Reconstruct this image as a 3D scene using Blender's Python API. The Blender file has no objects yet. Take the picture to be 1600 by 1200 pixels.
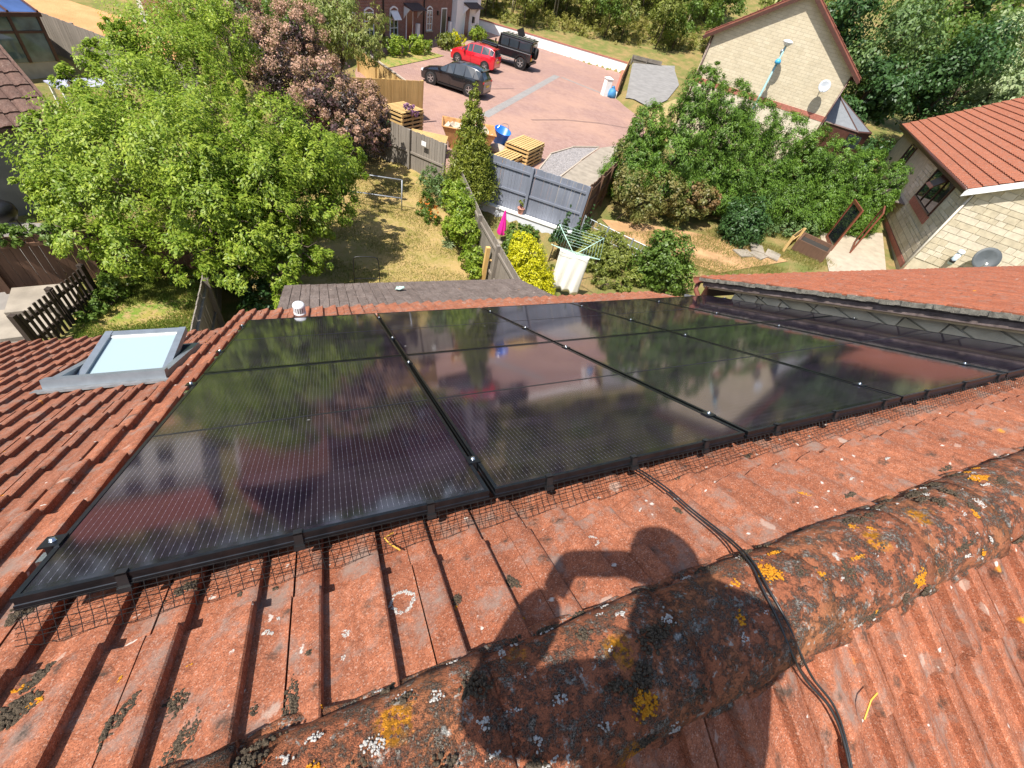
import bpy, bmesh, math, random
import numpy as np
from mathutils import Matrix, Vector
random.seed(7); RNG = np.random.default_rng(7)
SC = bpy.context.scene
COL = SC.collection
rad = math.radians
# ------------------------------------------------------------------ camera
CAMPOS = Vector((0.7392, -0.5925, 1.2018))
RIGHT = Vector((0.92075, -0.33693, 0.19672)); DOWN = Vector((-0.11879, -0.72238, -0.68122)); FWD = Vector((0.37163, 0.60386, -0.70515))
cd = bpy.data.cameras.new('camera'); cam = bpy.data.objects.new('camera', cd); COL.objects.link(cam)
cd.sensor_width = 36; cd.lens = 655 / 1600 * 36; cd.clip_start = 0.01; cd.clip_end = 2000
M3 = Matrix((RIGHT, -DOWN, -FWD)).transposed()
cam.matrix_world = Matrix.Translation(CAMPOS) @ M3.to_4x4()
SC.camera = cam
SC.render.engine = 'CYCLES'; SC.cycles.max_bounces = 6; SC.cycles.diffuse_bounces = 3; SC.cycles.glossy_bounces = 3; SC.cycles.transmission_bounces = 3; SC.cycles.caustics_reflective = False; SC.cycles.caustics_refractive = False
SC.render.resolution_x = 1024; SC.render.resolution_y = 768
# ------------------------------------------------------------------ sky, sun, exposure
SUNRAY = Vector((0.4309, 0.2327, -0.8719)).normalized()
w = bpy.data.worlds.new('World'); SC.world = w; w.use_nodes = True
wn = w.node_tree.nodes; bg = wn['Background']
sky = wn.new('ShaderNodeTexSky'); sky.sky_type = 'NISHITA'; sky.sun_disc = False
sky.sun_elevation = math.asin(-SUNRAY.z); sky.sun_rotation = math.atan2(-SUNRAY.x, -SUNRAY.y)
sky.dust_density = 1.5; sky.air_density = 1.0
w.node_tree.links.new(sky.outputs[0], bg.inputs[0]); bg.inputs[1].default_value = 0.115
sd = bpy.data.lights.new('sun', 'SUN'); sd.energy = 5.0; sd.angle = rad(0.53); sd.color = (1, 0.955, 0.88)
sun = bpy.data.objects.new('sun', sd); COL.objects.link(sun); sun.rotation_euler = SUNRAY.to_track_quat('-Z', 'Y').to_euler()
SC.view_settings.view_transform = 'Standard'; SC.view_settings.look = 'None'; SC.view_settings.gamma = 1
SC.view_settings.exposure = 0.70; SC.view_settings.use_curve_mapping = False

# ------------------------------------------------------------------ helpers: objects
def link(o, parent=None):
    COL.objects.link(o)
    if parent: o.parent = parent
    return o
def tag(o, label=None, cat=None, group=None, kind=None):
    if label: o['label'] = label
    if cat: o['category'] = cat
    if group: o['group'] = group
    if kind: o['kind'] = kind
    return o
def thing(name, label, cat, loc=(0, 0, 0), rz=0, group=None):
    o = bpy.data.objects.new(name, None); link(o); o.location = loc; o.rotation_euler = (0, 0, rz); o.empty_display_size = .2
    return tag(o, label, cat, group)
def raw(name, v, f, mat, parent=None, smooth=False, mw=None):
    me = bpy.data.meshes.new(name); me.from_pydata([tuple(p) for p in v], [], f); me.update()
    if mat: me.materials.append(mat)
    if smooth: me.polygons.foreach_set('use_smooth', [True] * len(me.polygons))
    o = bpy.data.objects.new(name, me); link(o, parent)
    if mw is not None: o.matrix_local = mw
    return o
def inst(name, me, parent, mw):
    o = bpy.data.objects.new(name, me); link(o, parent); o.matrix_local = mw; return o
class MB:
    def __init__(s): s.v = []; s.f = []
    def add(s, v, f):
        b = len(s.v); s.v += [tuple(p) for p in v]; s.f += [tuple(i + b for i in q) for q in f]; return s
    def box(s, c, size, m=None):
        x, y, z = [k / 2 for k in size]; c = Vector(c)
        P = [Vector((a * x, b * y, d * z)) for d in (-1, 1) for b in (-1, 1) for a in (-1, 1)]
        if m is not None: P = [m @ p for p in P]
        return s.add([p + c for p in P], [(0, 2, 3, 1), (4, 5, 7, 6), (0, 1, 5, 4), (2, 6, 7, 3), (0, 4, 6, 2), (1, 3, 7, 5)])
    def mm(s, a, b): return s.box([(p + q) / 2 for p, q in zip(a, b)], [abs(q - p) for p, q in zip(a, b)])
    def tube(s, pts, r, n=8, cap=True):
        pts = [Vector(p) for p in pts]; rs = r if isinstance(r, (list, tuple)) else [r] * len(pts)
        V = []; up = Vector((0, 0, 1)); prev = None
        for i, p in enumerate(pts):
            t = (pts[min(i + 1, len(pts) - 1)] - pts[max(i - 1, 0)]).normalized()
            if prev is None:
                a = t.cross(up if abs(t.z) < .95 else Vector((1, 0, 0))).normalized()
            else:
                a = (prev - t * prev.dot(t)).normalized()
            prev = a; b = t.cross(a)
            for k in range(n):
                q = 2 * math.pi * k / n; V.append(p + (a * math.cos(q) + b * math.sin(q)) * rs[i])
        F = [(i * n + k, i * n + (k + 1) % n, (i + 1) * n + (k + 1) % n, (i + 1) * n + k) for i in range(len(pts) - 1) for k in range(n)]
        if cap: F += [tuple(range(n))[::-1], tuple((len(pts) - 1) * n + k for k in range(n))]
        return s.add(V, F)
    def lathe(s, prof, n=16, m=None):
        V = [Vector((r * math.cos(2 * math.pi * k / n), r * math.sin(2 * math.pi * k / n), z)) for r, z in prof for k in range(n)]
        if m is not None: V = [m @ p for p in V]
        return s.add(V, [(i * n + k, i * n + (k + 1) % n, (i + 1) * n + (k + 1) % n, (i + 1) * n + k) for i in range(len(prof) - 1) for k in range(n)])
    def prism(s, poly, a, b):
        """poly: list of 3D points, extruded from offset a to offset b (vectors)"""
        n = len(poly); a = Vector(a); b = Vector(b)
        V = [Vector(p) + a for p in poly] + [Vector(p) + b for p in poly]
        return s.add(V, [tuple(range(n))[::-1], tuple(range(n, 2 * n))] + [(i, (i + 1) % n, n + (i + 1) % n, n + i) for i in range(n)])
    def obj(s, name, mat, parent=None, smooth=False, mw=None): return raw(name, s.v, s.f, mat, parent, smooth, mw)
def B(name, mat, parent, a, b): return MB().mm(a, b).obj(name, mat, parent)
def frame_m(p0, d, n=None):
    """local frame: x along d (2D), y = outward normal to the left of d, z up"""
    d = Vector((d[0], d[1], 0)).normalized(); y = Vector((-d.y, d.x, 0))
    m = Matrix((d, y, Vector((0, 0, 1)))).transposed().to_4x4(); m.translation = Vector(p0); return m

# ------------------------------------------------------------------ helpers: materials
class NT:
    def __init__(s, name):
        s.m = bpy.data.materials.new(name); s.m.use_nodes = True; s.t = s.m.node_tree; s.b = s.t.nodes['Principled BSDF']; s.o = s.t.nodes['Material Output']
    def nd(s, typ, ins=None, out=0, **pr):
        n = s.t.nodes.new('ShaderNode' + typ)
        for k, v in pr.items(): setattr(n, k, v)
        for k, v in (ins or {}).items(): s.set(n.inputs[k], v)
        return n.outputs[out]
    def set(s, sock, v):
        if isinstance(v, bpy.types.NodeSocket): s.t.links.new(v, sock)
        else:
            if hasattr(sock, 'default_value'):
                dv = sock.default_value
                if hasattr(dv, '__len__') and len(dv) == 4 and hasattr(v, '__len__') and len(v) == 3: v = tuple(v) + (1,)
                sock.default_value = v
    def pos(s): return s.nd('NewGeometry', out=0)
    def island(s): return s.nd('NewGeometry', out=8)
    def oc(s): return s.nd('TexCoord', out=3)
    def rnd(s): return s.nd('ObjectInfo', out=5)
    def map(s, v, sc=(1, 1, 1), rot=(0, 0, 0)): return s.nd('Mapping', {'Vector': v, 'Scale': sc, 'Rotation': rot})
    def noise(s, scale, det=4, ro=.55, vec=None, out=0, dist=0):
        return s.nd('TexNoise', {'Vector': vec if vec is not None else s.pos(), 'Scale': scale, 'Detail': det, 'Roughness': ro, 'Distortion': dist}, out)
    def voro(s, scale, vec=None, feature='F1', out=0, r=1):
        return s.nd('TexVoronoi', {'Vector': vec if vec is not None else s.pos(), 'Scale': scale, 'Randomness': r}, out, feature=feature)
    def ramp(s, f, *st, interp='LINEAR'):
        n = s.t.nodes.new('ShaderNodeValToRGB'); e = n.color_ramp.elements; n.color_ramp.interpolation = interp
        while len(e) < len(st): e.new(.5)
        for el, (p, c) in zip(e, st):
            el.position = p; el.color = (c, c, c, 1) if not hasattr(c, '__len__') else tuple(c) + (1,)
        s.t.links.new(f, n.inputs[0]); return n.outputs[0]
    def mix(s, f, a, b, bt='MIX'):
        n = s.t.nodes.new('ShaderNodeMix'); n.data_type = 'RGBA'; n.blend_type = bt
        s.set(n.inputs[0], f); s.set(n.inputs[6], a); s.set(n.inputs[7], b); return n.outputs[2]
    def ma(s, op, a, b=0.0, c=None):
        ins = {0: a, 1: b}
        if c is not None: ins[2] = c
        return s.nd('Math', ins, operation=op)
    def bump(s, h, st=.3, d=.01, nrm=None):
        ins = {'Height': h, 'Strength': st, 'Distance': d}
        if nrm is not None: ins['Normal'] = nrm
        return s.nd('Bump', ins)
    def p(s, **k):
        nm = {'col': 'Base Color', 'rough': 'Roughness', 'metal': 'Metallic', 'nrm': 'Normal', 'spec': 'Specular IOR Level', 'coat': 'Coat Weight', 'coatr': 'Coat Roughness', 'alpha': 'Alpha', 'trans': 'Transmission Weight', 'ior': 'IOR'}
        for a, v in k.items(): s.set(s.b.inputs[nm[a]], v)
        return s.m
    def sep(s, v, i): return s.nd('SeparateXYZ', {0: v}, i)
def plain(name, col, rough=.5, metal=0, var=.12, scale=6, spec=.5, bump=0, coat=0):
    t = NT(name); n = t.noise(scale, 5)
    c = t.mix(t.ramp(n, (.3, 0), (.7, 1)), [k * (1 - var) for k in col], [min(1, k * (1 + var)) for k in col])
    if bump: t.p(nrm=t.bump(t.noise(scale * 8, 5), bump, .01))
    return t.p(col=c, rough=rough, metal=metal, spec=spec, coat=coat)
def tile_mat(name, c0, c1, lich=1.0, moss=1.0, dust=.5, grain=.3):
    t = NT(name); P = t.pos()
    big = t.noise(2.2, 4, .6, P); fine = t.noise(430, 2, .75, P); mid = t.noise(34, 4, .7, P)
    r = t.rnd()
    c = t.mix(t.ramp(t.ma('ADD', t.ma('MULTIPLY', big, .7), t.ma('MULTIPLY', r, .75)), (.3, 0), (1.0, 1)), c0, c1)
    st = t.noise(1.0, 4, .6, t.map(P, (26, 2.2, 2.2)))
    c = t.mix(t.ramp(st, (.5, 0), (.68, .6)), c, [k * .4 for k in c0])
    c = t.mix(t.ramp(mid, (.40, 0), (.62, .65)), c, [k * .45 for k in c0])
    c = t.mix(t.ramp(t.noise(5, 5, .7, P), (.48, 0), (.66, .55)), c, [k * .42 + .012 for k in c0])
    # exposed aggregate grains
    c = t.mix(t.ramp(fine, (.38, .85), (.48, 0)), c, (.045, .03, .028))
    c = t.mix(t.ramp(fine, (.61, 0), (.70, .4)), c, (.58, .36, .26))
    gr = t.voro(330, P, out=1)
    c = t.mix(grain, c, t.ramp(t.sep(gr, 0), (0, (.14, .04, .02)), (.5, (.38, .115, .05)), (.88, (.5, .19, .10)), (1, (.66, .48, .38))))
    wob = t.nd('VectorMath', {0: P, 1: t.nd('VectorMath', {0: t.noise(22, 4, .6, P, 1), 'Scale': .055}, operation='SCALE')}, operation='ADD')
    # grey weathered bloom
    g = t.ramp(t.noise(9, 6, .7, P), (.52, 0), (.66, dust))
    c = t.mix(g, c, (.23, .17, .14))
    # pale crustose discs and rings
    v1 = t.voro(9, wob); id1 = t.sep(t.voro(9, wob, out=1), 0)
    disc = t.ma('MULTIPLY', t.ramp(v1, (.0, 1), (.17, .9), (.22, 0)), t.ramp(id1, (1 - .16 * lich, 0), (1 - .15 * lich, 1)))
    c = t.mix(t.ma('MULTIPLY', disc, .5), c, (.50, .40, .33))
    v3 = t.voro(26, wob); id3 = t.sep(t.voro(26, wob, out=1), 1)
    spk = t.ma('MULTIPLY', t.ramp(v3, (.12, 1), (.2, 0)), t.ramp(id3, (1 - .12 * lich, 0), (1 - .11 * lich, 1)))
    c = t.mix(t.ma('MULTIPLY', spk, .8), c, (.60, .56, .5))
    # dark algae and moss film
    v2 = t.voro(14, wob); id2 = t.sep(t.voro(14, wob, out=1), 2)
    blk = t.ma('MULTIPLY', t.ramp(v2, (.16, 1), (.36, 0)), t.ramp(id2, (1 - .24 * moss, 0), (1 - .2 * moss, 1)))
    mot = t.ramp(t.noise(70, 4, .7, P), (.4, .25), (.6, 1))
    c = t.mix(t.ma('MULTIPLY', t.ma('MULTIPLY', blk, .85), mot), c, (.045, .038, .03))
    # orange lichen
    vo = t.voro(7, wob); ido = t.sep(t.voro(7, wob, out=1), 1)
    org = t.ma('MULTIPLY', t.ramp(vo, (.07, 1), (.16, 0)), t.ramp(ido, (1 - .10 * lich, 0), (1 - .09 * lich, 1)))
    org = t.ma('MULTIPLY', org, t.ramp(t.noise(120, 3, .6, P), (.38, .2), (.5, 1)))
    c = t.mix(org, c, (.62, .25, .02))
    h = t.ma('ADD', t.ma('MULTIPLY', fine, .5), t.ma('ADD', t.ma('MULTIPLY', mid, .8), t.ma('MULTIPLY', blk, 1.3)))
    return t.p(col=c, rough=.9, spec=.2, nrm=t.bump(h, .55, .004))
def ridge_mat():
    t = NT('ridge_tile_lichen'); P = t.pos()
    wob = t.nd('VectorMath', {0: P, 1: t.nd('VectorMath', {0: t.noise(30, 5, .65, P, 1), 'Scale': .06}, operation='SCALE')}, operation='ADD')
    fine = t.noise(400, 2, .75, P); mid = t.noise(45, 5, .7, P)
    c = t.mix(t.noise(6, 4, .6, P), (.36, .11, .05), (.50, .18, .09))
    c = t.mix(t.ramp(fine, (.37, .7), (.48, 0)), c, (.07, .045, .035))
    c = t.mix(t.ramp(t.noise(3.5, 3, .6, P), (.5, 0), (.7, .3)), c, (.42, .24, .09))
    dk = t.ma('MULTIPLY', t.ramp(t.noise(20, 8, .78, P), (.48, 0), (.56, 1)), t.ramp(t.noise(130, 5, .75, P), (.42, .15), (.52, 1)))
    c = t.mix(dk, c, t.mix(t.ramp(fine, (.42, 0), (.6, 1)), (.035, .03, .024), (.33, .28, .22)))
    gl = t.ma('MULTIPLY', t.ramp(t.noise(24, 6, .75, wob), (.56, 0), (.61, 1)), t.ramp(t.noise(150, 4, .7, P), (.44, 0), (.52, .9)))
    c = t.mix(gl, c, (.44, .42, .37))
    sp_ = t.voro(60, wob); si_ = t.sep(t.voro(60, wob, out=1), 2)
    c = t.mix(t.ma('MULTIPLY', t.ramp(sp_, (.18, 1), (.32, 0)), t.ramp(si_, (.80, 0), (.82, .85))), c, (.5, .47, .41))
    wv = t.voro(15, wob); wi = t.sep(t.voro(15, wob, out=1), 0)
    c = t.mix(t.ma('MULTIPLY', t.ramp(wv, (.1, 1), (.2, 0)), t.ramp(wi, (.80, 0), (.82, .9))), c, (.62, .60, .54))
    ov = t.voro(6.5, wob); oi = t.sep(t.voro(6.5, wob, out=1), 1)
    og = t.ma('MULTIPLY', t.ma('MULTIPLY', t.ramp(ov, (.16, 1), (.27, 0)), t.ramp(oi, (.60, 0), (.62, 1))), t.ramp(t.noise(90, 4, .6, P), (.42, 0), (.5, 1)))
    c = t.mix(og, c, (.66, .27, .02))
    h = t.ma('ADD', t.ma('MULTIPLY', fine, .6), t.ma('ADD', mid, t.ma('MULTIPLY', dk, 1.2)))
    return t.p(col=c, rough=.92, spec=.2, nrm=t.bump(h, 1.0, .011))
def leaf_mat(name, a, b, c2=None, tr=.3, scale=1.3, rough=.45):
    t = NT(name); r = t.island()
    c = t.mix(r, a, b)
    c = t.mix(t.ramp(t.noise(scale, 3), (.35, 0), (.7, .6)), c, c2 if c2 else [(p + q) / 2.6 for p, q in zip(a, b)])
    t.p(col=c, rough=rough, spec=.35)
    ts = t.nd('BsdfTranslucent', {'Color': t.mix(.4, c, (.25, .42, .03), 'MIX')})
    ms = t.nd('MixShader', {0: tr, 1: t.b.outputs[0], 2: ts}); t.t.links.new(ms, t.o.inputs[0]); return t.m
def wood_mat(name, c0, c1, grain=1, rough=.75):
    t = NT(name); v = t.map(t.oc(), (18, 18, 1.6)); n = t.noise(2.5, 5, .6, v); k = t.noise(1.1, 2, .5)
    c = t.mix(t.ramp(n, (.3, 0), (.7, 1)), c0, c1)
    c = t.mix(t.ma('MULTIPLY', t.rnd(), .35), c, [x * .55 for x in c0]); c = t.mix(t.ramp(k, (.45, 0), (.75, .4)), c, [x * .6 for x in c0])
    return t.p(col=c, rough=rough, spec=.3, nrm=t.bump(n, .25 * grain, .004))
def brick_mat(name, c1, c2, mortar, bw=.225, bh=.075, ms=.012):
    t = NT(name); v = t.oc()
    u = t.ma('ADD', t.sep(v, 0), t.sep(v, 1))
    uv = t.nd('CombineXYZ', {0: u, 1: t.sep(v, 2), 2: 0.0})
    n = t.t.nodes.new('ShaderNodeTexBrick'); n.offset = .5
    for k, x in {'Vector': uv, 'Color1': c1, 'Color2': c2, 'Mortar': mortar, 'Scale': 1.0, 'Mortar Size': ms, 'Brick Width': bw, 'Row Height': bh}.items(): t.set(n.inputs[k], x)
    c = t.mix(t.ramp(t.noise(3, 5), (.35, 0), (.75, .35)), n.outputs[0], [x * .6 for x in c1])
    return t.p(col=c, rough=.85, spec=.2, nrm=t.bump(t.ma('SUBTRACT', 1.0, n.outputs[1]), .5, .01))
def glass_mat(name, col=(.02, .025, .03), rough=.04): return plain(name, col, rough, 0, .2, 2, .8)

TILE = tile_mat('red_concrete_tile', (.29, .092, .046), (.45, .165, .086), 1, 1.3, .8)
TILE_B = tile_mat('brown_red_concrete_tile', (.24, .088, .05), (.34, .135, .08), .55, .6, .7)
TILE_C = tile_mat('bright_red_concrete_tile', (.36, .095, .045), (.45, .135, .066), .3, .6, .45)
TILE_D = tile_mat('grey_brown_concrete_tile', (.15, .128, .113), (.225, .19, .168), .35, .8, .5, .04)
TILE_E = tile_mat('orange_red_tile', (.33, .10, .055), (.42, .145, .082), .1, .3, .5)
RIDGE = ridge_mat()
BLACKFRAME = plain('black_anodised_aluminium', (.045, .05, .058), .3, .9, .2, 30)
STEEL = plain('zinc_plated_steel', (.62, .64, .66), .25, 1, .1, 60)
BLACKPL = plain('black_plastic', (.012, .012, .013), .4, 0, .2, 30)
CABLE = plain('black_cable_sheath', (.02, .02, .021), .42, 0, .2, 60)
WIRE = plain('black_coated_wire', (.02, .019, .018), .35, .3, .2, 60)
WHITEP = plain('white_paint', (.78, .78, .76), .55, 0, .05, 3)
RENDER_W = plain('white_render', (.80, .79, .76), .85, 0, .05, 1.5, .2, .2)
RENDER_L = plain('lilac_white_painted_wall', (.62, .64, .68), .85, 0, .08, 4, .2, .3)
STONE = plain('buff_reconstructed_stone', (.51, .44, .315), .9, 0, .16, 5, .2, .5)
STONE2 = plain('pale_reconstructed_stone', (.58, .51, .39), .9, 0, .14, 6, .2, .5)
MORTAR = plain('grey_mortar', (.36, .33, .27), .95, 0, .15, 8, .1, .4)
GREYLEAD = plain('grey_aluminium_flashing', (.27, .30, .33), .4, .5, .12, 10)
LEAD = plain('lead_flashing', (.22, .225, .23), .6, .3, .25, 14)
BROWNPL = plain('brown_upvc', (.075, .03, .02), .35, 0, .2, 8)
REDBRICK = brick_mat('red_brick_wall', (.20, .065, .04), (.28, .09, .055), (.30, .26, .22))
GLASS = glass_mat('dark_window_glass')
FENCE_G = wood_mat('grey_painted_timber', (.18, .195, .24), (.25, .27, .32))
FENCE_B = wood_mat('brown_stained_timber', (.11, .06, .038), (.19, .105, .065))
FENCE_W = wood_mat('weathered_grey_timber', (.21, .18, .15), (.32, .28, .235))
FENCE_Y = wood_mat('new_yellow_timber', (.62, .37, .12), (.80, .54, .22))
FENCE_P = wood_mat('pale_pine_timber', (.52, .33, .12), (.68, .47, .21))
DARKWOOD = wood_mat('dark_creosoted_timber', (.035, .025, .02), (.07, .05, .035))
BARK = plain('tree_bark', (.10, .075, .055), .95, 0, .35, 12, .1, .8)

# ------------------------------------------------------------------ terrain
CP = [(3.2, 20.2), (5.35, 17.5), (6.9, 15.9), (10.0, 13.3), (13.8, 16.9), (21.5, 25.2), (24.2, 30), (24.4, 34.5), (31.4, 44.8), (18, 54.8), (5.0, 38.2), (3.6, 31)]
def sstep(a, b, x):
    t = np.clip((x - a) / (b - a), 0, 1); return t * t * (3 - 2 * t)
def poly_sd(P, x, y):
    x = np.asarray(x, float); y = np.asarray(y, float); d = np.full(x.shape, 1e9); ins = np.zeros(x.shape, bool)
    for i in range(len(P)):
        (x0, y0), (x1, y1) = P[i], P[(i + 1) % len(P)]
        ex, ey = x1 - x0, y1 - y0; t = np.clip(((x - x0) * ex + (y - y0) * ey) / (ex * ex + ey * ey), 0, 1)
        d = np.minimum(d, np.hypot(x - x0 - t * ex, y - y0 - t * ey))
        c = ((y0 > y) != (y1 > y)) & (x < (x1 - x0) * (y - y0) / (y1 - y0 + 1e-12) + x0); ins ^= c
    return np.where(ins, -d, d)
def hgt(x, y):
    x = np.asarray(x, float); y = np.asarray(y, float)
    cp = -5.75 + .02 * (np.clip(y, 18, 55) - 25)
    o = -6.2 + .055 * np.clip(x - 12, 0, 22) + .035 * np.clip(y - 20, 0, 30) + .0 * x
    s = .45 * x + .89 * y
    o = o + .13 * np.clip(s - 55, 0, 150) + .10 * np.clip(.9 * x + .3 * y - 40, 0, 80) * sstep(28, 60, x)
    o = o + .08 * np.clip(y - 38, 0, 120) * sstep(4, -6, x)
    o = o - .9 * sstep(5.5, 2.0, y) * 0
    o = o - .75 * sstep(.35, -.1, poly_sd([(6.0, 12.6), (6.4, 15.3), (9.65, 12.75), (9.0, 11.0)], x, y))
    k = sstep(.5, -.1, poly_sd(CP, x, y))
    return o * (1 - k) + cp * k
def H(x, y): return float(hgt(x, y))
def coords(lo, a, b, hi, fine, coarse):
    return np.concatenate([np.arange(lo, a, coarse), np.arange(a, b, fine), np.arange(b, hi + .1, coarse)])
gx = coords(-180, -14, 42, 240, .4, 6); gy = coords(-60, 0, 58, 260, .4, 6)
GX, GY = np.meshgrid(gx, gy); GZ = hgt(GX, GY)
nx, ny = len(gx), len(gy)
t = NT('dry_soil_and_grass'); n1 = t.noise(.9, 6, .6); n2 = t.noise(7, 5, .65)
gcol = t.mix(t.ramp(n1, (.4, 0), (.62, 1)), (.13, .15, .04), (.30, .20, .09)); gcol = t.mix(t.ramp(n2, (.4, 0), (.65, .7)), gcol, (.17, .16, .055))
GROUND = t.p(col=gcol, rough=.95, spec=.1, nrm=t.bump(t.noise(25, 5), .6, .05))
g = raw('ground', np.stack([GX, GY, GZ], -1).reshape(-1, 3).tolist(), [(j * nx + i, j * nx + i + 1, (j + 1) * nx + i + 1, (j + 1) * nx + i) for j in range(ny - 1) for i in range(nx - 1)], GROUND, smooth=True)
tag(g, kind='structure')
def drape(name, poly, off, mat, step=1.2, kind='structure'):
    bm = bmesh.new(); bm.faces.new([bm.verts.new((x, y, 0)) for x, y in poly])
    xs = [p[0] for p in poly]; ys = [p[1] for p in poly]
    for ax, lo, hi in ((0, min(xs), max(xs)), (1, min(ys), max(ys))):
        k = lo + step
        while k < hi:
            co = (k, 0, 0) if ax == 0 else (0, k, 0); no = (1, 0, 0) if ax == 0 else (0, 1, 0)
            bmesh.ops.bisect_plane(bm, geom=bm.verts[:] + bm.edges[:] + bm.faces[:], plane_co=co, plane_no=no); k += step
    for v in bm.verts: v.co.z = H(v.co.x, v.co.y) + off
    bmesh.ops.recalc_face_normals(bm, faces=bm.faces[:])
    me = bpy.data.meshes.new(name); bm.to_mesh(me); bm.free(); me.materials.append(mat)
    if me.polygons and me.polygons[0].normal.z < 0: me.flip_normals()
    o = bpy.data.objects.new(name, me); link(o); return tag(o, kind=kind)
def paver_mat(name, a, b, c3):
    t = NT(name); n = t.t.nodes.new('ShaderNodeTexBrick'); t.set(n.inputs['Vector'], t.map(t.pos(), (1, 1, 1), (0, 0, rad(51))))
    for k, x in {'Color1': a, 'Color2': b, 'Mortar': [q * .7 for q in a], 'Scale': 1.0, 'Mortar Size': .008, 'Brick Width': .2, 'Row Height': .1}.items(): t.set(n.inputs[k], x)
    c = t.mix(t.ramp(t.noise(.28, 5, .6), (.4, 0), (.65, .7)), n.outputs[0], c3)
    c = t.mix(t.ramp(t.noise(1.7, 5, .7), (.5, 0), (.75, .35)), c, [q * .62 for q in a])
    return t.p(col=c, rough=.85, spec=.25, nrm=t.bump(t.noise(30, 4), .25, .01))
PAVE = paver_mat('red_block_paving', (.29, .175, .145), (.36, .23, .195), (.40, .245, .18))
PAVE_G = paver_mat('grey_block_paving', (.24, .22, .21), (.31, .29, .27), (.27, .26, .25))
drape('car_park', CP, .02, PAVE)
def strip(name, a, b, wd, off, mat):
    d = Vector((b[0] - a[0], b[1] - a[1])).normalized(); q = Vector((-d.y, d.x)) * wd / 2
    return drape(name, [(a[0] - q.x, a[1] - q.y), (b[0] - q.x, b[1] - q.y), (b[0] + q.x, b[1] + q.y), (a[0] + q.x, a[1] + q.y)], off, mat, 2)
strip('paving_band', (10.2, 26.0), (21.0, 39.3), .55, .026, PAVE_G)
strip('paving_band', (21.3, 39.0), (24.2, 35.0), .3, .026, PAVE_G)
PAVE_D = paver_mat('tyre_marked_paving', (.20, .125, .105), (.26, .17, .145), (.24, .15, .12))
for a_, b_ in (((13.4, 26.4), (16.2, 27.3)), ((16.15, 27.28), (19.0, 27.55)), ((18.95, 27.55), (22.4, 27.2)), ((12.2, 31.8), (14.6, 33.0))): strip('tyre_mark', a_, b_, .2, .027, PAVE_D)
t = NT('grey_gravel'); gv = t.voro(22, None, out=1)
GRAVEL = t.p(col=t.mix(t.sep(gv, 0), (.17, .155, .15), (.36, .33, .32)), rough=.9, nrm=t.bump(t.voro(22), .8, .03))
drape('gravel_bed', [(10.4, 17.2), (10.85, 18.9), (12.4, 21.0), (14.4, 22.35), (16.4, 22.8), (14.0, 20.6), (11.7, 18.3), (10.7, 16.8)], .026, GRAVEL, 1)
CONC = plain('weathered_concrete', (.29, .25, .20), .9, 0, .2, 2.5, .2, .3)
drape('concrete_path', [(10.1, 13.6), (9.6, 14.6), (10.72, 16.75), (11.75, 18.2), (14.05, 20.5), (16.5, 22.8), (19.6, 24.2), (13.9, 17.2)], .032, CONC, 1)
EDGE = plain('pale_concrete_edging', (.40, .34, .27), .9, 0, .1, 4)
for i, (a, b) in enumerate([((10.7, 16.75), (11.72, 18.25)), ((11.72, 18.25), (14.02, 20.55)), ((14.02, 20.55), (16.42, 22.85)), ((10.4, 17.2), (10.85, 18.95)), ((10.85, 18.95), (12.4, 21.05)), ((12.4, 21.05), (14.4, 22.4)), ((14.4, 22.4), (16.4, 22.85))]):
    d = (Vector(b) - Vector(a)).to_3d(); m = frame_m((a[0], a[1], H(*a)), d)
    tag(MB().box((d.length / 2, 0, .03), (d.length + .02, .07, .1 + .003 * i)).obj('kerb', EDGE, None, mw=m), kind='structure')
TARMAC = plain('worn_tarmac', (.23, .22, .21), .9, 0, .15, 2, .2, .4)
drape('driveway', [(24.6, 33.6), (31.6, 44.4), (37.0, 44.6), (33, 38), (28.4, 33.2), (25.2, 30.8)], .09, TARMAC, .6)
t = NT('sandy_dry_grass'); SANDY = t.p(col=t.mix(t.ramp(t.noise(2.5, 6, .65), (.4, 0), (.6, 1)), (.40, .29, .14), (.30, .26, .10)), rough=.95, nrm=t.bump(t.noise(40, 4), .7, .04))
drape('dry_verge', [(22.4, 25.6), (24.9, 30.4), (28.6, 33.0), (33, 36), (34, 30), (26, 25)], .075, SANDY, .6)
drape('dry_earth_path', [(12.2, 14.6), (14.0, 14.1), (16.2, 13.2), (18.7, 11.6), (19.5, 10.4), (15.2, 10.0), (13.5, 11.6), (12.2, 13.4)], .03, plain('orange_dry_earth', (.40, .24, .12), .95, 0, .25, 1.5, .1, .5))
t = NT('ochre_bare_earth'); EARTH = t.p(col=t.mix(t.ramp(t.noise(.7, 6, .6), (.35, 0), (.65, 1)), (.42, .20, .075), (.52, .28, .12)), rough=.95, nrm=t.bump(t.noise(12, 5), .6, .06))
drape('bare_earth', [(-15, 27.9), (-9.3, 29), (-5.2, 26.0), (-5.0, 31.5), (-7.2, 35), (-12, 38), (-20, 36)], .03, EARTH)
t = NT('patchy_lawn'); la = t.noise(.8, 5, .6); lb = t.noise(5, 5, .7)
LAWN = t.p(col=t.mix(t.ramp(lb, (.4, 0), (.62, .7)), t.mix(t.ramp(la, (.38, 0), (.6, 1)), (.40, .28, .11), (.24, .21, .055)), (.42, .29, .14)), rough=.95, spec=.1, nrm=t.bump(t.noise(60, 4), .7, .03))
t = NT('green_patchy_lawn'); la = t.noise(1.6, 5, .6); lb = t.noise(6, 5, .7)
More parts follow.
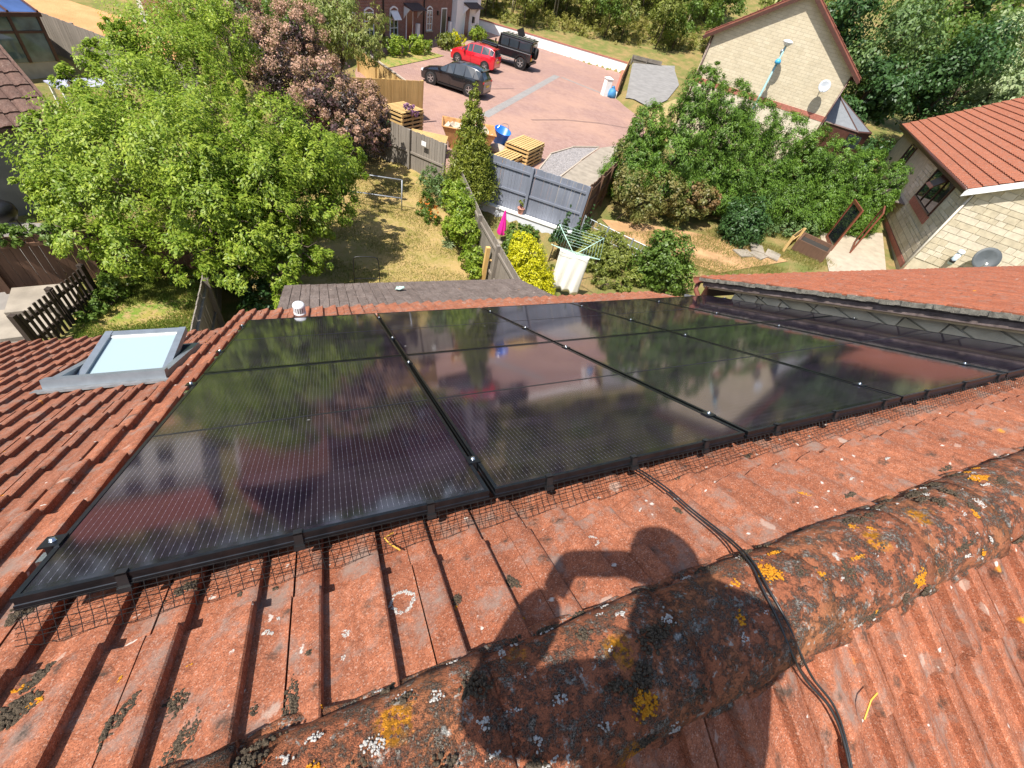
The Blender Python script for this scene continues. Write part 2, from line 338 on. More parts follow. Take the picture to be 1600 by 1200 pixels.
LAWN2 = t.p(col=t.mix(t.ramp(lb, (.45, 0), (.6, .8)), t.mix(t.ramp(la, (.42, 0), (.55, 1)), (.13, .22, .03), (.30, .26, .07)), (.40, .27, .13)), rough=.95, spec=.1, nrm=t.bump(t.noise(60, 4), .7, .03))
drape('lawn', [(.1, 7.7), (5.0, 7.7), (5.0, 11.3), (5.35, 14.9), (4.8, 18.6), (1.5, 19.6), (-1.6, 18.2), (-1.2, 9.0)], .02, LAWN)
drape('lawn', [(-4.5, 8.2), (-1.9, 8.2), (-2.2, 10.8), (-4.5, 10.8)], .02, LAWN2)
PATIO = plain('grey_patio_slabs', (.22, .20, .18), .9, 0, .2, 2)
drape('patio', [(-7.6, 7.2), (-4.9, 7.2), (-4.9, 10.4), (-5.8, 13.4), (-7.6, 13.4)], .02, PATIO)
drape('front_lawn', [(5.2, 32.4), (9.5, 37.4), (11.0, 39.2), (9.6, 40.0), (5.6, 35.6)], .05, LAWN2)
DECK = wood_mat('grey_deck_boards', (.20, .16, .14), (.30, .24, .21))
drape('terrace_paving', [(20.8, 9.2), (24.4, 9.0), (28.5, 12.2), (24.2, 12.8)], .03, plain('buff_paving', (.38, .32, .24), .9, 0, .15, 3))

# ------------------------------------------------------------------ our roof
A_ = 0.4954; CA, SA = math.cos(A_), math.sin(A_)
ROOF = Matrix(((1, 0, 0, 0), (0, CA, SA, 0), (0, -SA, CA, 0), (0, 0, 0, 1)))
def RP(u, v, n): return Vector((u, v * CA + n * SA, -v * SA + n * CA))
PER = .1505; TW = 2 * PER
PX = [0, .038, .052, .068, .084, .100, .118, .134, .1435, .1475, .1505]
PZ = [0, .000, .002, .009, .0165, .0225, .0275, .030, .0295, .026, .0]
def prof(x):
    return float(np.interp(x % PER, PX, PZ))
def tile_mesh(name, mat, seed, length=.37, gauge=.345, ph=.0695, flat=0, w=TW, th=.020):
    rr = random.Random(seed)
    xs = sorted(set([0.0, w - .003] + [k * PER + ph - PER + p for k in range(4) for p in PX if .002 < k * PER + ph - PER + p < w - .005])) if not flat else [0, .006, w / 2, w - .011, w - .003]
    rows = [(-length, 0), (-.02, 0), (-.005, -.001), (0, -.006), (.001, -.026)]
    wob = [rr.uniform(-.0015, .0015) for _ in xs]; nose = [rr.uniform(-.003, .002) for _ in xs]
    V = []
    for ri, (y, dz) in enumerate(rows):
        for i, x in enumerate(xs):
            base = (0 if flat else prof(x - ph)) + .006 * x / w + wob[i]
            tilt = th * (y + gauge) / gauge if ri < 4 else th
            V.append((x, y + (nose[i] if ri > 0 else 0), base + tilt + dz))
    n = len(xs)
    F = [(r * n + i, r * n + i + 1, (r + 1) * n + i + 1, (r + 1) * n + i)[::-1] for r in range(4) for i in range(n - 1)]
    b = len(V)   # right-hand and left-hand edges of the slab
    for x, i in ((0, 0), (w - .003, n - 1)):
        q = len(V); V += [(V[r * n + i][0], V[r * n + i][1], V[r * n + i][2] - .016) for r in range(4)]
        F += [(r * n + i, (r + 1) * n + i, q + r + 1, q + r) if i else (r * n + i, q + r, q + r + 1, (r + 1) * n + i) for r in range(3)]
    me = bpy.data.meshes.new(name); me.from_pydata(V, [], F); me.update(); me.materials.append(mat)
    me.polygons.foreach_set('use_smooth', [True] * len(me.polygons)); 
    try: me.set_sharp_from_angle(angle=rad(38))
    except Exception: pass
    return me
def jit(u, v, n, s=1, k=.002, sx=1):
    return Matrix.Translation(Vector((u + random.uniform(-k, k) * .5, v + random.uniform(-k, k) * 2, n + random.uniform(-k, k) * .8))) @ Matrix.Rotation(random.uniform(-.004, .004) * s, 4, 'Z') @ Matrix.Rotation(random.uniform(-.006, .006) * s, 4, 'X') @ Matrix.Diagonal((sx, 1, 1, 1))
N0 = -.137      # height of the tile pans below the panel glass
house = thing('house', 'house with red lichen covered tile roof carrying the solar panels', 'house')
U0, U1 = -.285, 5.80; VE = 4.75; GA = .347; V0 = -.108
YR = -.572; ZR = .150; VR = -.575
deck = raw('roof', [RP(U0 + .01, VR, N0 - .045), RP(U1, VR, N0 - .045), RP(U1, VE - .05, N0 - .045), RP(U0 + .01, VE - .05, N0 - .045),
                    (U0 + .01, YR - .01, ZR - .06), (U1 + 3, YR - .01, ZR - .06), (U1 + 3, YR - 3.2, ZR - 1.78), (U0 + .01, YR - 3.2, ZR - 1.78)], [(3, 2, 1, 0), (4, 5, 6, 7)], DARKWOOD, house)
T3 = [tile_mesh('tile', TILE, i) for i in range(3)]
hid = MB()
for k in range(0, 15):
    v = V0 + GA * k
    for c in range(-2, 19):
        u = .257 + TW * c; sx = 1
        if c == -2: u = U0; sx = (.257 - TW - U0) / TW
        if u > U1 - .05: continue
        if u + TW > U1: sx = (U1 - u) / TW
        m = ROOF @ jit(u, v, N0, 1, .002, sx)
        if k <= 2 or c <= 0 or k >= 13:
            inst('tile', random.choice(T3), deck, m)
        else:
            me = T3[0]; hid.add([m @ q.co for q in me.vertices], [tuple(p.vertices) for p in me.polygons])
tag(hid.obj('tile_field', TILE, deck, True), kind='stuff')
# cut course under the ridge is the k=-1 row; the slope behind the ridge
BACK = Matrix(((-1, 0, 0, 0), (0, -CA, -SA, 0), (0, -SA, CA, 0), (0, 0, 0, 1)))
TB = [tile_mesh('tile', TILE, 20 + i) for i in range(3)]
bo = Vector((0, 2 * YR, 0))
for k in range(0, 5):
    for c in range(-16, 2):
        u = .11 + TW * c; v = -.24 + GA * k
        mm = Matrix.Translation(bo) @ BACK @ jit(u, v, N0 + .003)
        inst('tile', random.choice(TB), deck, mm)
# ridge tiles bedded along the top
for i in range(15):
    x0 = -.42 + i * .45
    rr = random.Random(i); V = []; ns = 15; nl = 9; R0 = .132
    for a in range(nl):
        fx = a / (nl - 1)
        for s in range(ns):
            th = math.pi * (s / (ns - 1)); r = R0 + .004 * math.sin(5 * fx + s * .7 + i) + rr.uniform(-.003, .003)
            r += .007 * fx + (.004 if a == nl - 1 else 0)
            V.append((x0 + fx * .462, YR + .012 * 0 + math.cos(th) * r * .99, ZR - .035 + math.sin(th) * r * .80))
    b = len(V)
    F = [(a * ns + s, (a + 1) * ns + s, (a + 1) * ns + s + 1, a * ns + s + 1)[::-1] for a in range(nl - 1) for s in range(ns - 1)]
    for a in (0, nl - 1):
        q = len(V); V += [(V[a * ns + s][0], YR + (V[a * ns + s][1] - YR) * .86, ZR - .035 + (V[a * ns + s][2] - ZR + .035) * .84) for s in range(ns)]
        F += [(a * ns + s, a * ns + s + 1, q + s + 1, q + s) if a else (a * ns + s, q + s, q + s + 1, a * ns + s + 1) for s in range(ns - 1)]
    raw('ridge_tile', V, F, RIDGE, deck, True).matrix_local = Matrix.Translation((0, rr.uniform(-.003, .003), rr.uniform(-.004, .004)))
# bedding mortar both sides of the ridge
mb = MB()
for sgn in (1, -1):
    pts = [(U0 + i * .06, YR + sgn * (.128 + random.uniform(-.004, .008)), ZR - .052 + random.uniform(-.004, .006)) for i in range(160)]
    mb.tube(pts, [random.uniform(.014, .022) for _ in pts], 7)
mb.obj('ridge_mortar', RIDGE, deck, True)
STONE_OWN = plain('buff_render_wall', (.42, .37, .28), .9, 0, .12, 4, .2, .3)
EY = RP(0, VE, N0).y; EZ = RP(0, VE, N0).z
B('wall', STONE_OWN, house, (U0 + .12, YR - 4.3, -6.4), (U1 - .02, EY - .38, EZ - .05))
MB().prism([RP(U0 + .13, VE - .5, N0 - .06), RP(U0 + .13, VR, N0 - .06), (U0 + .13, YR - 3.2, ZR - 1.8), (U0 + .13, YR - 3.2, EZ - .04), (U0 + .13, EY - .38, EZ - .04)], (0, 0, 0), (.1, 0, 0)).obj('gable_wall', STONE_OWN, house)
B('fascia', BROWNPL, house, (U0 + .02, EY - .20, EZ - .22), (U1, EY - .17, EZ - .03))
def gutter(name, x0, x1, y, z, mat, parent, r=.056):
    pr = [(math.cos(a) * r, math.sin(a) * r) for a in [math.pi + math.pi * k / 8 for k in range(9)]]; pr += [(c * .92, s * .92) for c, s in pr[::-1]]
    n = len(pr); V = [(x, y + c, z + s) for x in (x0, x1) for c, s in pr]
    return raw(name, V, [(i, (i + 1) % n, n + (i + 1) % n, n + i) for i in range(n)] + [tuple(range(n)), tuple(range(n, 2 * n))[::-1]], mat, parent)
gutter('gutter', U0 + .02, U1, EY + .02, EZ - .045, BROWNPL, house)
# verge bargeboard
MB().prism([RP(U0 + .03, VR, N0 - .045), RP(U0 + .03, VE, N0 - .045), RP(U0 + .03, VE, N0 - .2), RP(U0 + .03, VR, N0 - .2)], (0, 0, 0), (.025, 0, 0)).obj('bargeboard', BROWNPL, house)

# moss and lichen growing on tiles and ridge (uncountable growth)
def tile_n(u, v):
    k = math.ceil((v - V0) / GA - 1e-6); f = (v - (V0 + GA * k) + .345) / .345
    return N0 + prof(u - .176) + .006 * ((u - .257) % TW) / TW + .020 * f
def lump(mb, rr, cen, ax, ay, nn, r, th):
    seg = 7; V = []
    for f, h in ((1, -.002), (.75, th * .8), (.35, th)):
        for q in range(seg):
            a = 6.283 * q / seg; e = r * f * rr.uniform(.75, 1.25); V.append(cen + ax * (math.cos(a) * e) + ay * (math.sin(a) * e) + nn * h)
    V.append(cen + nn * th * 1.05)
    mb.add(V, [(i * seg + q, i * seg + (q + 1) % seg, (i + 1) * seg + (q + 1) % seg, (i + 1) * seg + q) for i in range(2) for q in range(seg)] + [(2 * seg + q, 2 * seg + (q + 1) % seg, 3 * seg) for q in range(seg)])
def growth(name, spots, mat, hfun, th, seed, fill=1.0, lr=.0042):
    rr = random.Random(seed); mb = MB(); ax, ay, nn = RP(1, 0, 0), RP(0, 1, 0), RP(0, 0, 1)
    for (u, v, ra, rb, ang) in spots:
        n = max(1, int(fill * 1.5 * ra * rb / (lr * lr))); ph = [rr.uniform(0, 6.28) for _ in range(3)]
        for i in range(n):
            a = rr.uniform(0, 6.28); f = math.sqrt(rr.random()) * (1 + .22 * math.sin(2 * a + ph[0]) + .18 * math.sin(3 * a + ph[1]) + .12 * math.sin(7 * a + ph[2])) * rr.choice([1, 1, 1, 1.18])
            x, y = math.cos(a) * ra * f, math.sin(a) * rb * f; uu = u + x * math.cos(ang) - y * math.sin(ang); vv = v + x * math.sin(ang) + y * math.cos(ang)
            k = max(.35, 1.1 - .7 * f); lump(mb, rr, RP(uu, vv, hfun(uu, vv)), ax, ay, nn, lr * rr.uniform(.5, 1.4), th * k * rr.uniform(.5, 1.3))
    return tag(mb.obj(name, mat, None, True), kind='stuff')
def growth_mat(name, a, b, hi):
    t = NT(name); f = t.noise(190, 4, .7); c = t.mix(t.ramp(f, (.35, 0), (.6, 1)), a, b); c = t.mix(t.ramp(t.noise(330, 2), (.64, 0), (.7, .8)), c, hi)
    return t.p(col=c, rough=.95, spec=.1, nrm=t.bump(f, 1, .008))
MOSS = growth_mat('black_brown_moss', (.035, .028, .02), (.13, .10, .07), (.32, .24, .15))
OLICH = growth_mat('orange_lichen', (.55, .19, .01), (.72, .33, .03), (.8, .5, .1))
WLICH = growth_mat('chalk_white_lichen', (.42, .39, .35), (.64, .61, .57), (.3, .25, .2))
growth('moss', [(0.266, -0.302, 0.034, 0.018, 1.2), (0.355, -0.294, 0.022, 0.025, 0.0), (0.383, -0.386, 0.045, 0.026, 1.3), (0.569, -0.39, 0.013, 0.045, 0.1), (0.498, -0.367, 0.007, 0.012, 0.0), (0.071, -0.203, 0.045, 0.026, 1.0), (0.076, -0.13, 0.026, 0.016, 1.0), (1.102, -0.265, 0.016, 0.02, 0.0), (0.949, -0.262, 0.012, 0.014, 0.0), (0.509, -0.04, 0.009, 0.007, 0.0), (0.817, -0.428, 0.012, 0.012, 0.0), (0.752, -0.448, 0.018, 0.01, 0.5), (0.704, -0.445, 0.018, 0.01, 0.0), (2.04, -0.432, 0.026, 0.012, 0.3), (2.331, 0.0, 0.02, 0.008, 0.0), (1.912, -0.033, 0.009, 0.006, 0.0), (2.411, -0.372, 0.03, 0.009, 0.0), (1.2, -.44, .03, .01, 0), (1.02, -.44, .025, .01, 0), (3.0, -.4, .03, .01, 0), (1.62, -.455, .03, .009, 0), (.6, -.3, .006, .006, 0), (.43, -.05, .006, .008, 0), (1.75, -.2, .006, .014, 0), (2.6, -.1, .012, .02, 0), (.3, .02, .03, .018, 0), (-.05, .1, .03, .04, 0)], MOSS, tile_n, .0055, 3, 2.4, .0036)
growth('orange_lichen', [(0.358, -0.215, 0.016, 0.008, 0.5), (1.082, -0.374, 0.009, 0.009, 0.0), (0.938, -0.285, 0.004, 0.007, 0.0), (2.245, -0.305, 0.024, 0.006, -1.0), (2.749, -0.128, 0.008, 0.009, 0.0), (0.098, -0.201, 0.01, 0.026, 1.2), (0.057, -0.144, 0.016, 0.008, 0.0), (0.236, -0.203, 0.005, 0.006, 0.0), (.63, -.42, .012, .006, .4)], OLICH, tile_n, .0022, 4, .8, .0024)
def ring_spots(u, v, r, n, w):
    return [(u + math.cos(6.283 * i / n) * r * (1 + .12 * math.sin(i * 1.7)), v + math.sin(6.283 * i / n) * r * 1.15, w, w * 1.3, 6.283 * i / n) for i in range(n) if i % 9]
growth('white_lichen', ring_spots(.813, -.221, .027, 24, .0042) + ring_spots(1.398, -.211, .016, 14, .0035) + [(0.676, -0.261, 0.009, 0.011, 0.0), (0.667, -0.318, 0.006, 0.005, 0.0), (2.281, -0.362, 0.013, 0.005, -0.8), (2.839, -0.267, 0.012, 0.004, 0.0), (2.53, -0.304, 0.01, 0.004, 0.0), (0.509, -0.193, 0.006, 0.012, 0.8), (0.527, -0.162, 0.004, 0.006, 0.0), (1.62, -.16, .008, .003, .4), (1.66, -.14, .003, .004, .4)], WLICH, lambda u, v: tile_n(u, v) + .0015, .0009, 5, 1.5, .0018)
def ridge_growth(name, spots, mat, th, seed, fill=1.0, lr=.0045):
    rr = random.Random(seed); mb = MB()
    for (x, an, ra, rb) in spots:
        n = max(2, int(fill * 1.4 * ra * rb / (lr * lr))); ph = [rr.uniform(0, 6.28) for _ in range(3)]
        for i in range(n):
            a = rr.uniform(0, 6.28); f = math.sqrt(rr.random()) * (1 + .3 * math.sin(2 * a + ph[0]) + .2 * math.sin(3 * a + ph[1]) + .15 * math.sin(7 * a + ph[2])) * rr.choice([1, 1, 1.25])
            xx = x + math.cos(a) * ra * f; q = an + math.sin(a) * rb * f / .13; r = .1335 + .0075 * (((xx + .42) % .45) / .462)
            nn = Vector((0, math.cos(q), math.sin(q) * .95)); cen = Vector((x + math.cos(a) * ra * f, YR + math.cos(q) * r * .99, ZR - .035 + math.sin(q) * r * .80))
            lump(mb, rr, cen, Vector((1, 0, 0)), Vector((0, -math.sin(q), math.cos(q))), nn, lr * rr.uniform(.5, 1.4), th * rr.uniform(.4, 1.3) * max(.4, 1.1 - .6 * f))
    return tag(mb.obj(name, mat, None, True), kind='stuff')
ridge_growth('orange_lichen', [(random.Random(i + 500).uniform(1.5, 4.5), random.Random(i + 550).uniform(.4, 2.7), random.Random(i + 590).uniform(.006, .03), random.Random(i + 630).uniform(.005, .018)) for i in range(34)] + [(1.23, 2.1, .022, .03), (1.6, .9, .03, .022), (1.72, 1.1, .035, .02), (2.21, 2.3, .03, .02), (2.9, .9, .04, .02), (1.52, 2.6, .02, .015), (.62, 1.2, .015, .01), (1.85, 1.5, .03, .012)], OLICH, .0016, 11, 1.1, .0026)
ridge_growth('moss', [(random.Random(i).uniform(.2, 4.5), random.Random(i + 50).uniform(.1, 2.9), random.Random(i + 90).uniform(.012, .04), random.Random(i + 130).uniform(.008, .022)) for i in range(80)], MOSS, .0055, 12, 1.2, .0036)
ridge_growth('white_lichen', [(random.Random(i + 300).uniform(.2, 4.5), random.Random(i + 350).uniform(.1, 2.9), random.Random(i + 390).uniform(.004, .016), random.Random(i + 430).uniform(.004, .012)) for i in range(150)], WLICH, .0008, 14, .7, .0022)
TWIG = plain('yellow_dry_stalk', (.62, .36, .05), .7)
def twig(label, pts): tag(MB().tube(pts, .0022, 5).obj('dry_stalk', TWIG), label, 'twig')
twig('bent yellow dry stalk lying on the tiles beside the panel mesh', [RP(.828, .03, -.094), RP(.80, .015, -.094), RP(.812, -.01, -.1), RP(.835, -.06, -.09)])
twig('yellow dry stalk lying behind the ridge near the cables', [(1.83, -.86, .075), (1.87, -.835, .092), (1.9, -.83, .095)])

# ------------------------------------------------------------------ solar panels
PW, PL, GAP = 1.134, 1.722, .02
t = NT('solar_cell_glass'); O = t.oc(); ox, oy = t.sep(O, 0), t.sep(O, 1)
pitch = (PW - .05) / 66
fx = t.ma('FRACT', t.ma('DIVIDE', t.ma('SUBTRACT', ox, .025), pitch)); lx = t.ma('LESS_THAN', t.ma('ABSOLUTE', t.ma('SUBTRACT', fx, .5)), .024)
inb = t.ma('MULTIPLY', t.ma('GREATER_THAN', ox, .025), t.ma('LESS_THAN', ox, PW - .025)); inb = t.ma('MULTIPLY', inb, t.ma('MULTIPLY', t.ma('GREATER_THAN', oy, .032), t.ma('LESS_THAN', oy, PL - .032)))
fy = t.ma('FRACT', t.ma('DIVIDE', oy, .0305)); pad = t.ma('MULTIPLY', t.ma('LESS_THAN', t.ma('ABSOLUTE', t.ma('SUBTRACT', fy, .5)), .10), t.ma('LESS_THAN', t.ma('ABSOLUTE', t.ma('SUBTRACT', fx, .5)), .05))
cx = t.ma('FRACT', t.ma('DIVIDE', t.ma('SUBTRACT', ox, .025), (PW - .05) / 6)); cy = t.ma('FRACT', t.ma('DIVIDE', t.ma('SUBTRACT', oy, .03), (PL - .06) / 18))
gapm = t.ma('MAXIMUM', t.ma('GREATER_THAN', t.ma('ABSOLUTE', t.ma('SUBTRACT', cx, .5)), .494), t.ma('GREATER_THAN', t.ma('ABSOLUTE', t.ma('SUBTRACT', cy, .5)), .487))
cid = t.nd('CombineXYZ', {0: t.ma('FLOOR', t.ma('DIVIDE', t.ma('SUBTRACT', ox, .025), (PW - .05) / 6)), 1: t.ma('FLOOR', t.ma('DIVIDE', t.ma('SUBTRACT', oy, .03), (PL - .06) / 18)), 2: t.rnd()})
cv = t.nd('TexWhiteNoise', {0: cid}, 0)
c = t.mix(cv, (.007, .005, .010), (.015, .010, .019)); c = t.mix(gapm, c, (.006, .006, .007))
c = t.mix(t.ma('MULTIPLY', t.ma('MULTIPLY', lx, inb), .8), c, (.11, .105, .13)); c = t.mix(t.ma('MULTIPLY', t.ma('MULTIPLY', pad, inb), .5), c, (.22, .22, .25))
gn = t.noise(9, 3, .5); 
dst = t.ramp(t.noise(3.5, 6, .7), (.45, 0), (.75, .05)); c = t.mix(dst, c, (.30, .25, .24)); spk = t.ma('MULTIPLY', t.ramp(t.voro(5), (.03, 1), (.05, 0)), t.ramp(t.sep(t.voro(5, None, out=1), 0), (.9, 0), (.91, .7))); c = t.mix(spk, c, (.6, .58, .55))
PANEL = t.p(col=c, rough=t.ma('MULTIPLY_ADD', gn, .05, .04), spec=1.0, nrm=t.bump(t.noise(500, 1, .5), .012, .001))
PANEL.node_tree.nodes['Principled BSDF'].inputs['IOR'].default_value = 1.62
PANEL.node_tree.nodes['Principled BSDF'].inputs['Specular Tint'].default_value = (1, .88, .98, 1)
def panel_frame():
    mb = MB(); wd, ht = .012, .035
    # hollow section with a small lip and grooved outer face
    pr = [(0, 0), (0, -.010), (.0022, -.0115), (.0022, -.020), (0, -.0215), (0, -ht), (.03, -ht), (.03, -ht + .002), (.012, -ht + .002), (wd, -.0035), (wd, 0)]
    cs = [((0, 0), (1, 1)), ((PW, 0), (-1, 1)), ((PW, PL), (-1, -1)), ((0, PL), (1, -1))]
    V = [(cx_ + a * sx, cy_ + a * sy, z) for (cx_, cy_), (sx, sy) in cs for a, z in pr]; n = len(pr)
    F = [(k * n + i, k * n + (i + 1) % n, ((k + 1) % 4) * n + (i + 1) % n, ((k + 1) % 4) * n + i) for k in range(4) for i in range(n)]
    return mb.add(V, F)
fm = None
NUM = ['first', 'second', 'third', 'fourth', 'fifth']
for r in range(2):
    for k in range(5):
        lab = 'black solar panel in the %s row, %s' % (('near', 'far')[r], ['leftmost column beside the roof window', 'second column from the left', 'middle column', 'second column from the stone wall', 'rightmost column against the stone wall'][k])
        p = thing('solar_panel', lab, 'solar panel', group='solar panels on the roof')
        p.matrix_world = ROOF @ Matrix.Translation((k * (PW + GAP), r * (PL + GAP), random.uniform(-.001, .001)))
        if fm is None:
            fo = panel_frame().obj('frame', BLACKFRAME, p); go = raw('glass', [(.011, .011, -.002), (PW - .011, .011, -.002), (PW - .011, PL - .011, -.002), (.011, PL - .011, -.002), (.011, .011, -.007), (PW - .011, .011, -.007), (PW - .011, PL - .011, -.007), (.011, PL - .011, -.007)], [(0, 1, 2, 3), (7, 6, 5, 4), (0, 4, 5, 1), (1, 5, 6, 2), (2, 6, 7, 3), (3, 7, 4, 0)], PANEL, p)
            mo = B('centre_gap', BLACKPL, p, (.014, PL / 2 - .0055, -.0025), (PW - .014, PL / 2 + .0055, -.0008)); fm = (fo.data, go.data, mo.data)
        else:
            for nm, me in zip(('frame', 'glass', 'centre_gap'), fm): inst(nm, me, p, Matrix())
# rails with clamps
def clamp_meshes():
    a = MB().box((0, 0, .002), (.044, .05, .004)).box((0, 0, -.02), (.014, .05, .04))
    b = MB().lathe([(0, .004), (.0095, .004), (.0095, .006), (.0075, .006), (.0075, .012), (.006, .013), (0, .013)], 6)
    return a, b
ca, cb = clamp_meshes(); cme = None
for i, (v, lab) in enumerate([(.205, 'aluminium mounting rail nearest the ridge under the near panel row'), (1.535, 'aluminium mounting rail under the lower part of the near panel row'), (2.26, 'aluminium mounting rail under the upper part of the far panel row'), (3.17, 'aluminium mounting rail nearest the eaves under the far panel row')]):
    rl = thing('mounting_rail', lab, 'rail', group='rails under the solar panels'); rl.matrix_world = ROOF @ Matrix.Translation((0, v, 0))
    MB().mm((-.05, -.02, -.078), (5 * (PW + GAP) + .03, .02, -.038)).obj('bar', STEEL, rl)
    for k in range(6):
        u = k * (PW + GAP) - GAP / 2
        if k == 0: u = -.012
        if k == 5: u = 5 * PW + 4 * GAP + .012
        mw = Matrix.Translation((u, 0, 0))
        if cme is None:
            c_ = ca.obj('clamp', BLACKFRAME, rl, mw=mw); b_ = cb.obj('bolt', STEEL, c_, True); cme = (c_.data, b_.data)
        else:
            c_ = inst('clamp', cme[0], rl, mw); inst('bolt', cme[1], c_, Matrix())
# bird mesh skirt round the near edge and the left edge
bm_ = thing('bird_mesh', 'black wire bird mesh skirt clipped under the panel edge', 'wire mesh')
mb = MB(); UE = 5 * (PW + GAP) - GAP; s_ = .0009
def wire(p, q): mb.tube([p, q], s_, 4, False)
def skirt(u): return [(-.004, -.030), (-.014, -.052), (-.026, -.076), (-.040 - .004 * math.sin(u * 5), -.098)]
us = np.arange(.012, UE, .0245)
for u in us:
    pr = skirt(u); j = .002 * math.sin(u * 31)
    mb.tube([RP(u + j, pr[0][0], pr[0][1])] + [RP(u + j * 2 + .004 * i, a, b + .012 * (prof(u - .176) / .033 - 1) * (i / 2.)) for i, (a, b) in enumerate(pr[1:])], s_, 4, False)
for i in range(4):
    mb.tube([RP(u, skirt(u)[i][0] + .001, skirt(u)[i][1] + .0012 + (.012 * (prof(u - .176) / .033 - 1) * (i / 3.) if i else 0)) for u in np.arange(.0, UE, .02)], s_, 4, False)
for i in range(3):
    mb.tube([RP(u, (skirt(u)[i][0] + skirt(u)[i + 1][0]) / 2, (skirt(u)[i][1] + skirt(u)[i + 1][1]) / 2) for u in np.arange(.0, UE, .03)], s_, 4, False)
tag(mb.obj('mesh_wire', WIRE, bm_), kind='stuff')
mb = MB()
for v in np.arange(.02, 3.45, .0245): mb.tube([RP(-.002, v, -.034), RP(-.012, v, -.07), RP(-.018, v, -.108)], s_, 4, False)
for n_ in (-.04, -.062, -.085, -.106): mb.tube([RP(-.003 - (.034 + n_) * -.2, 0, n_), RP(-.003 - (.034 + n_) * -.2, 3.45, n_)], s_, 4, False)
tag(mb.obj('mesh_wire', WIRE, bm_), kind='stuff')
cl = MB().box((0, -.003, -.016), (.022, .006, .045)).box((0, .004, .003), (.022, .02, .005)).box((0, -.005, -.04), (.028, .012, .014)); clm = None
for u in [.197, .577, .943, 1.352, 1.71, 2.07, 2.492, 2.9, 3.3, 3.7, 4.1, 4.5, 4.9, 5.3, 5.65]:
    mw = ROOF @ Matrix.Translation((u, 0, 0))
    if clm is None: clm = cl.obj('mesh_clip', BLACKPL, bm_, mw=mw).data
    else: inst('mesh_clip', clm, bm_, mw)
# cables running over the ridge
def spline(pts, n=10):
    out = []; P = [Vector(p) for p in pts]; P = [P[0] * 2 - P[1]] + P + [P[-1] * 2 - P[-2]]
    for i in range(1, len(P) - 2):
        for k in range(n):
            s = k / n; out.append(.5 * ((2 * P[i]) + (P[i + 1] - P[i - 1]) * s + (2 * P[i - 1] - 5 * P[i] + 4 * P[i + 1] - P[i + 2]) * s * s + (3 * P[i] - P[i - 1] - 3 * P[i + 1] + P[i + 2]) * s ** 3))
    return out + [P[-2]]
cz = ZR - .035
cab = [RP(1.70, .14, -.07), RP(1.755, .05, -.078), RP(1.768, -.1, -.078), RP(1.758, -.25, -.080), RP(1.745, -.40, -.072), (1.70, YR + .10, cz + .086), (1.665, YR + .03, cz + .114), (1.655, YR - .04, cz + .110), (1.66, YR - .11, cz + .075), (1.70, YR - .17, cz + .015), (1.75, YR - .24, cz - .03), (1.77, YR - .32, cz - .085), (1.74, YR - .45, cz - .15), (1.72, YR - .6, cz - .235)]
for i, lab in ((0, 'black cable over the ridge, left one of the two strands'), (2, 'black cable over the ridge, right one of the two strands')):
    pts = [Vector(p) + Vector((.008 * (i - 1) * (1 + .5 * math.sin(j * 1.1 + i * 2)) + .004 * math.sin(j * .7 + i), 0, .004 * (i == 1) + (.006 if i == 1 and j > 7 else 0))) for j, p in enumerate(cab)]
    tag(MB().tube(spline(pts), .0031, 8).obj('cable', CABLE, None, True), lab, 'cable', 'cables over the ridge')
# soil vent pipe with slotted cap at the eaves
VP = thing('vent_pipe', 'white slotted vent pipe cap standing at the eaves by the panels', 'vent pipe', RP(.41, 3.93, -.12))
PIPE = plain('pale_grey_pvc', (.66, .68, .69), .45, 0, .06, 9)
MB().lathe([(.055, -.2), (.055, .10), (.06, .10), (.06, .13), (.05, .13)], 20).obj('pipe', PIPE, VP, True)
MB().lathe([(.05, .128), (.05, .20), (.0, .2)], 16).obj('vent_core', BLACKPL, VP)
for k in range(16): MB().box((.054 * math.cos(k * .3927), .054 * math.sin(k * .3927), .165), (.009, .013, .072), Matrix.Rotation(k * .3927, 3, 'Z')).obj('slat', PIPE, VP)
MB().lathe([(.06, .198), (.06, .212), (.05, .228), (.025, .238), (0, .24)], 20).obj('cap', PIPE, VP, True)

# ------------------------------------------------------------------ attached house on the left with the open roof window
lh = thing('house', 'lower attached house on the left with brown tiled roof', 'house')
N1 = -.60; LU0, LU1 = -4.9, -.30; LVE = 6.16; LG = .297
ldk = raw('roof', [RP(LU0, -.6, N1 - .045), RP(LU1, -.6, N1 - .045), RP(LU1, LVE - .06, N1 - .045), RP(LU0, LVE - .06, N1 - .045)], [(3, 2, 1, 0)], DARKWOOD, lh)
TL = [tile_mesh('tile', TILE_B, 40 + i, .33, LG, .0695) for i in range(3)]
SKU0, SKU1, SKV0, SKV1 = -1.70, -.81, 3.72, 4.98
for k in range(-7, 16):
    v = 1.687 + LG * k
    if v > LVE + .05: continue
    for c in range(-15, 3):
        u = -.804 - .0695 - PER + TW * c
        if u + TW > LU1 + .1 or u < LU0: continue
        if u + TW > SKU0 - .02 + .12 and u < SKU1 - .12 and v > SKV0 + .06 and v - LG < SKV1 - .06: continue
        inst('tile', random.choice(TL), ldk, ROOF @ jit(u, v, N1))
ley, lez = RP(0, LVE, N1).y, RP(0, LVE, N1).z
B('wall', STONE_OWN, lh, (LU0 + .1, -3, -6.4), (LU1 + .1, ley - .4, lez - .06))
B('fascia', BROWNPL, lh, (LU0, ley - .19, lez - .22), (LU1 + .05, ley - .16, lez - .03))
gutter('gutter', LU0, LU1, ley + .02, lez - .05, BROWNPL, lh)
sk = thing('roof_window', 'open grey roof window tilted up out of the brown tiles', 'window'); sk.matrix_world = ROOF @ Matrix.Translation((0, 0, N1))
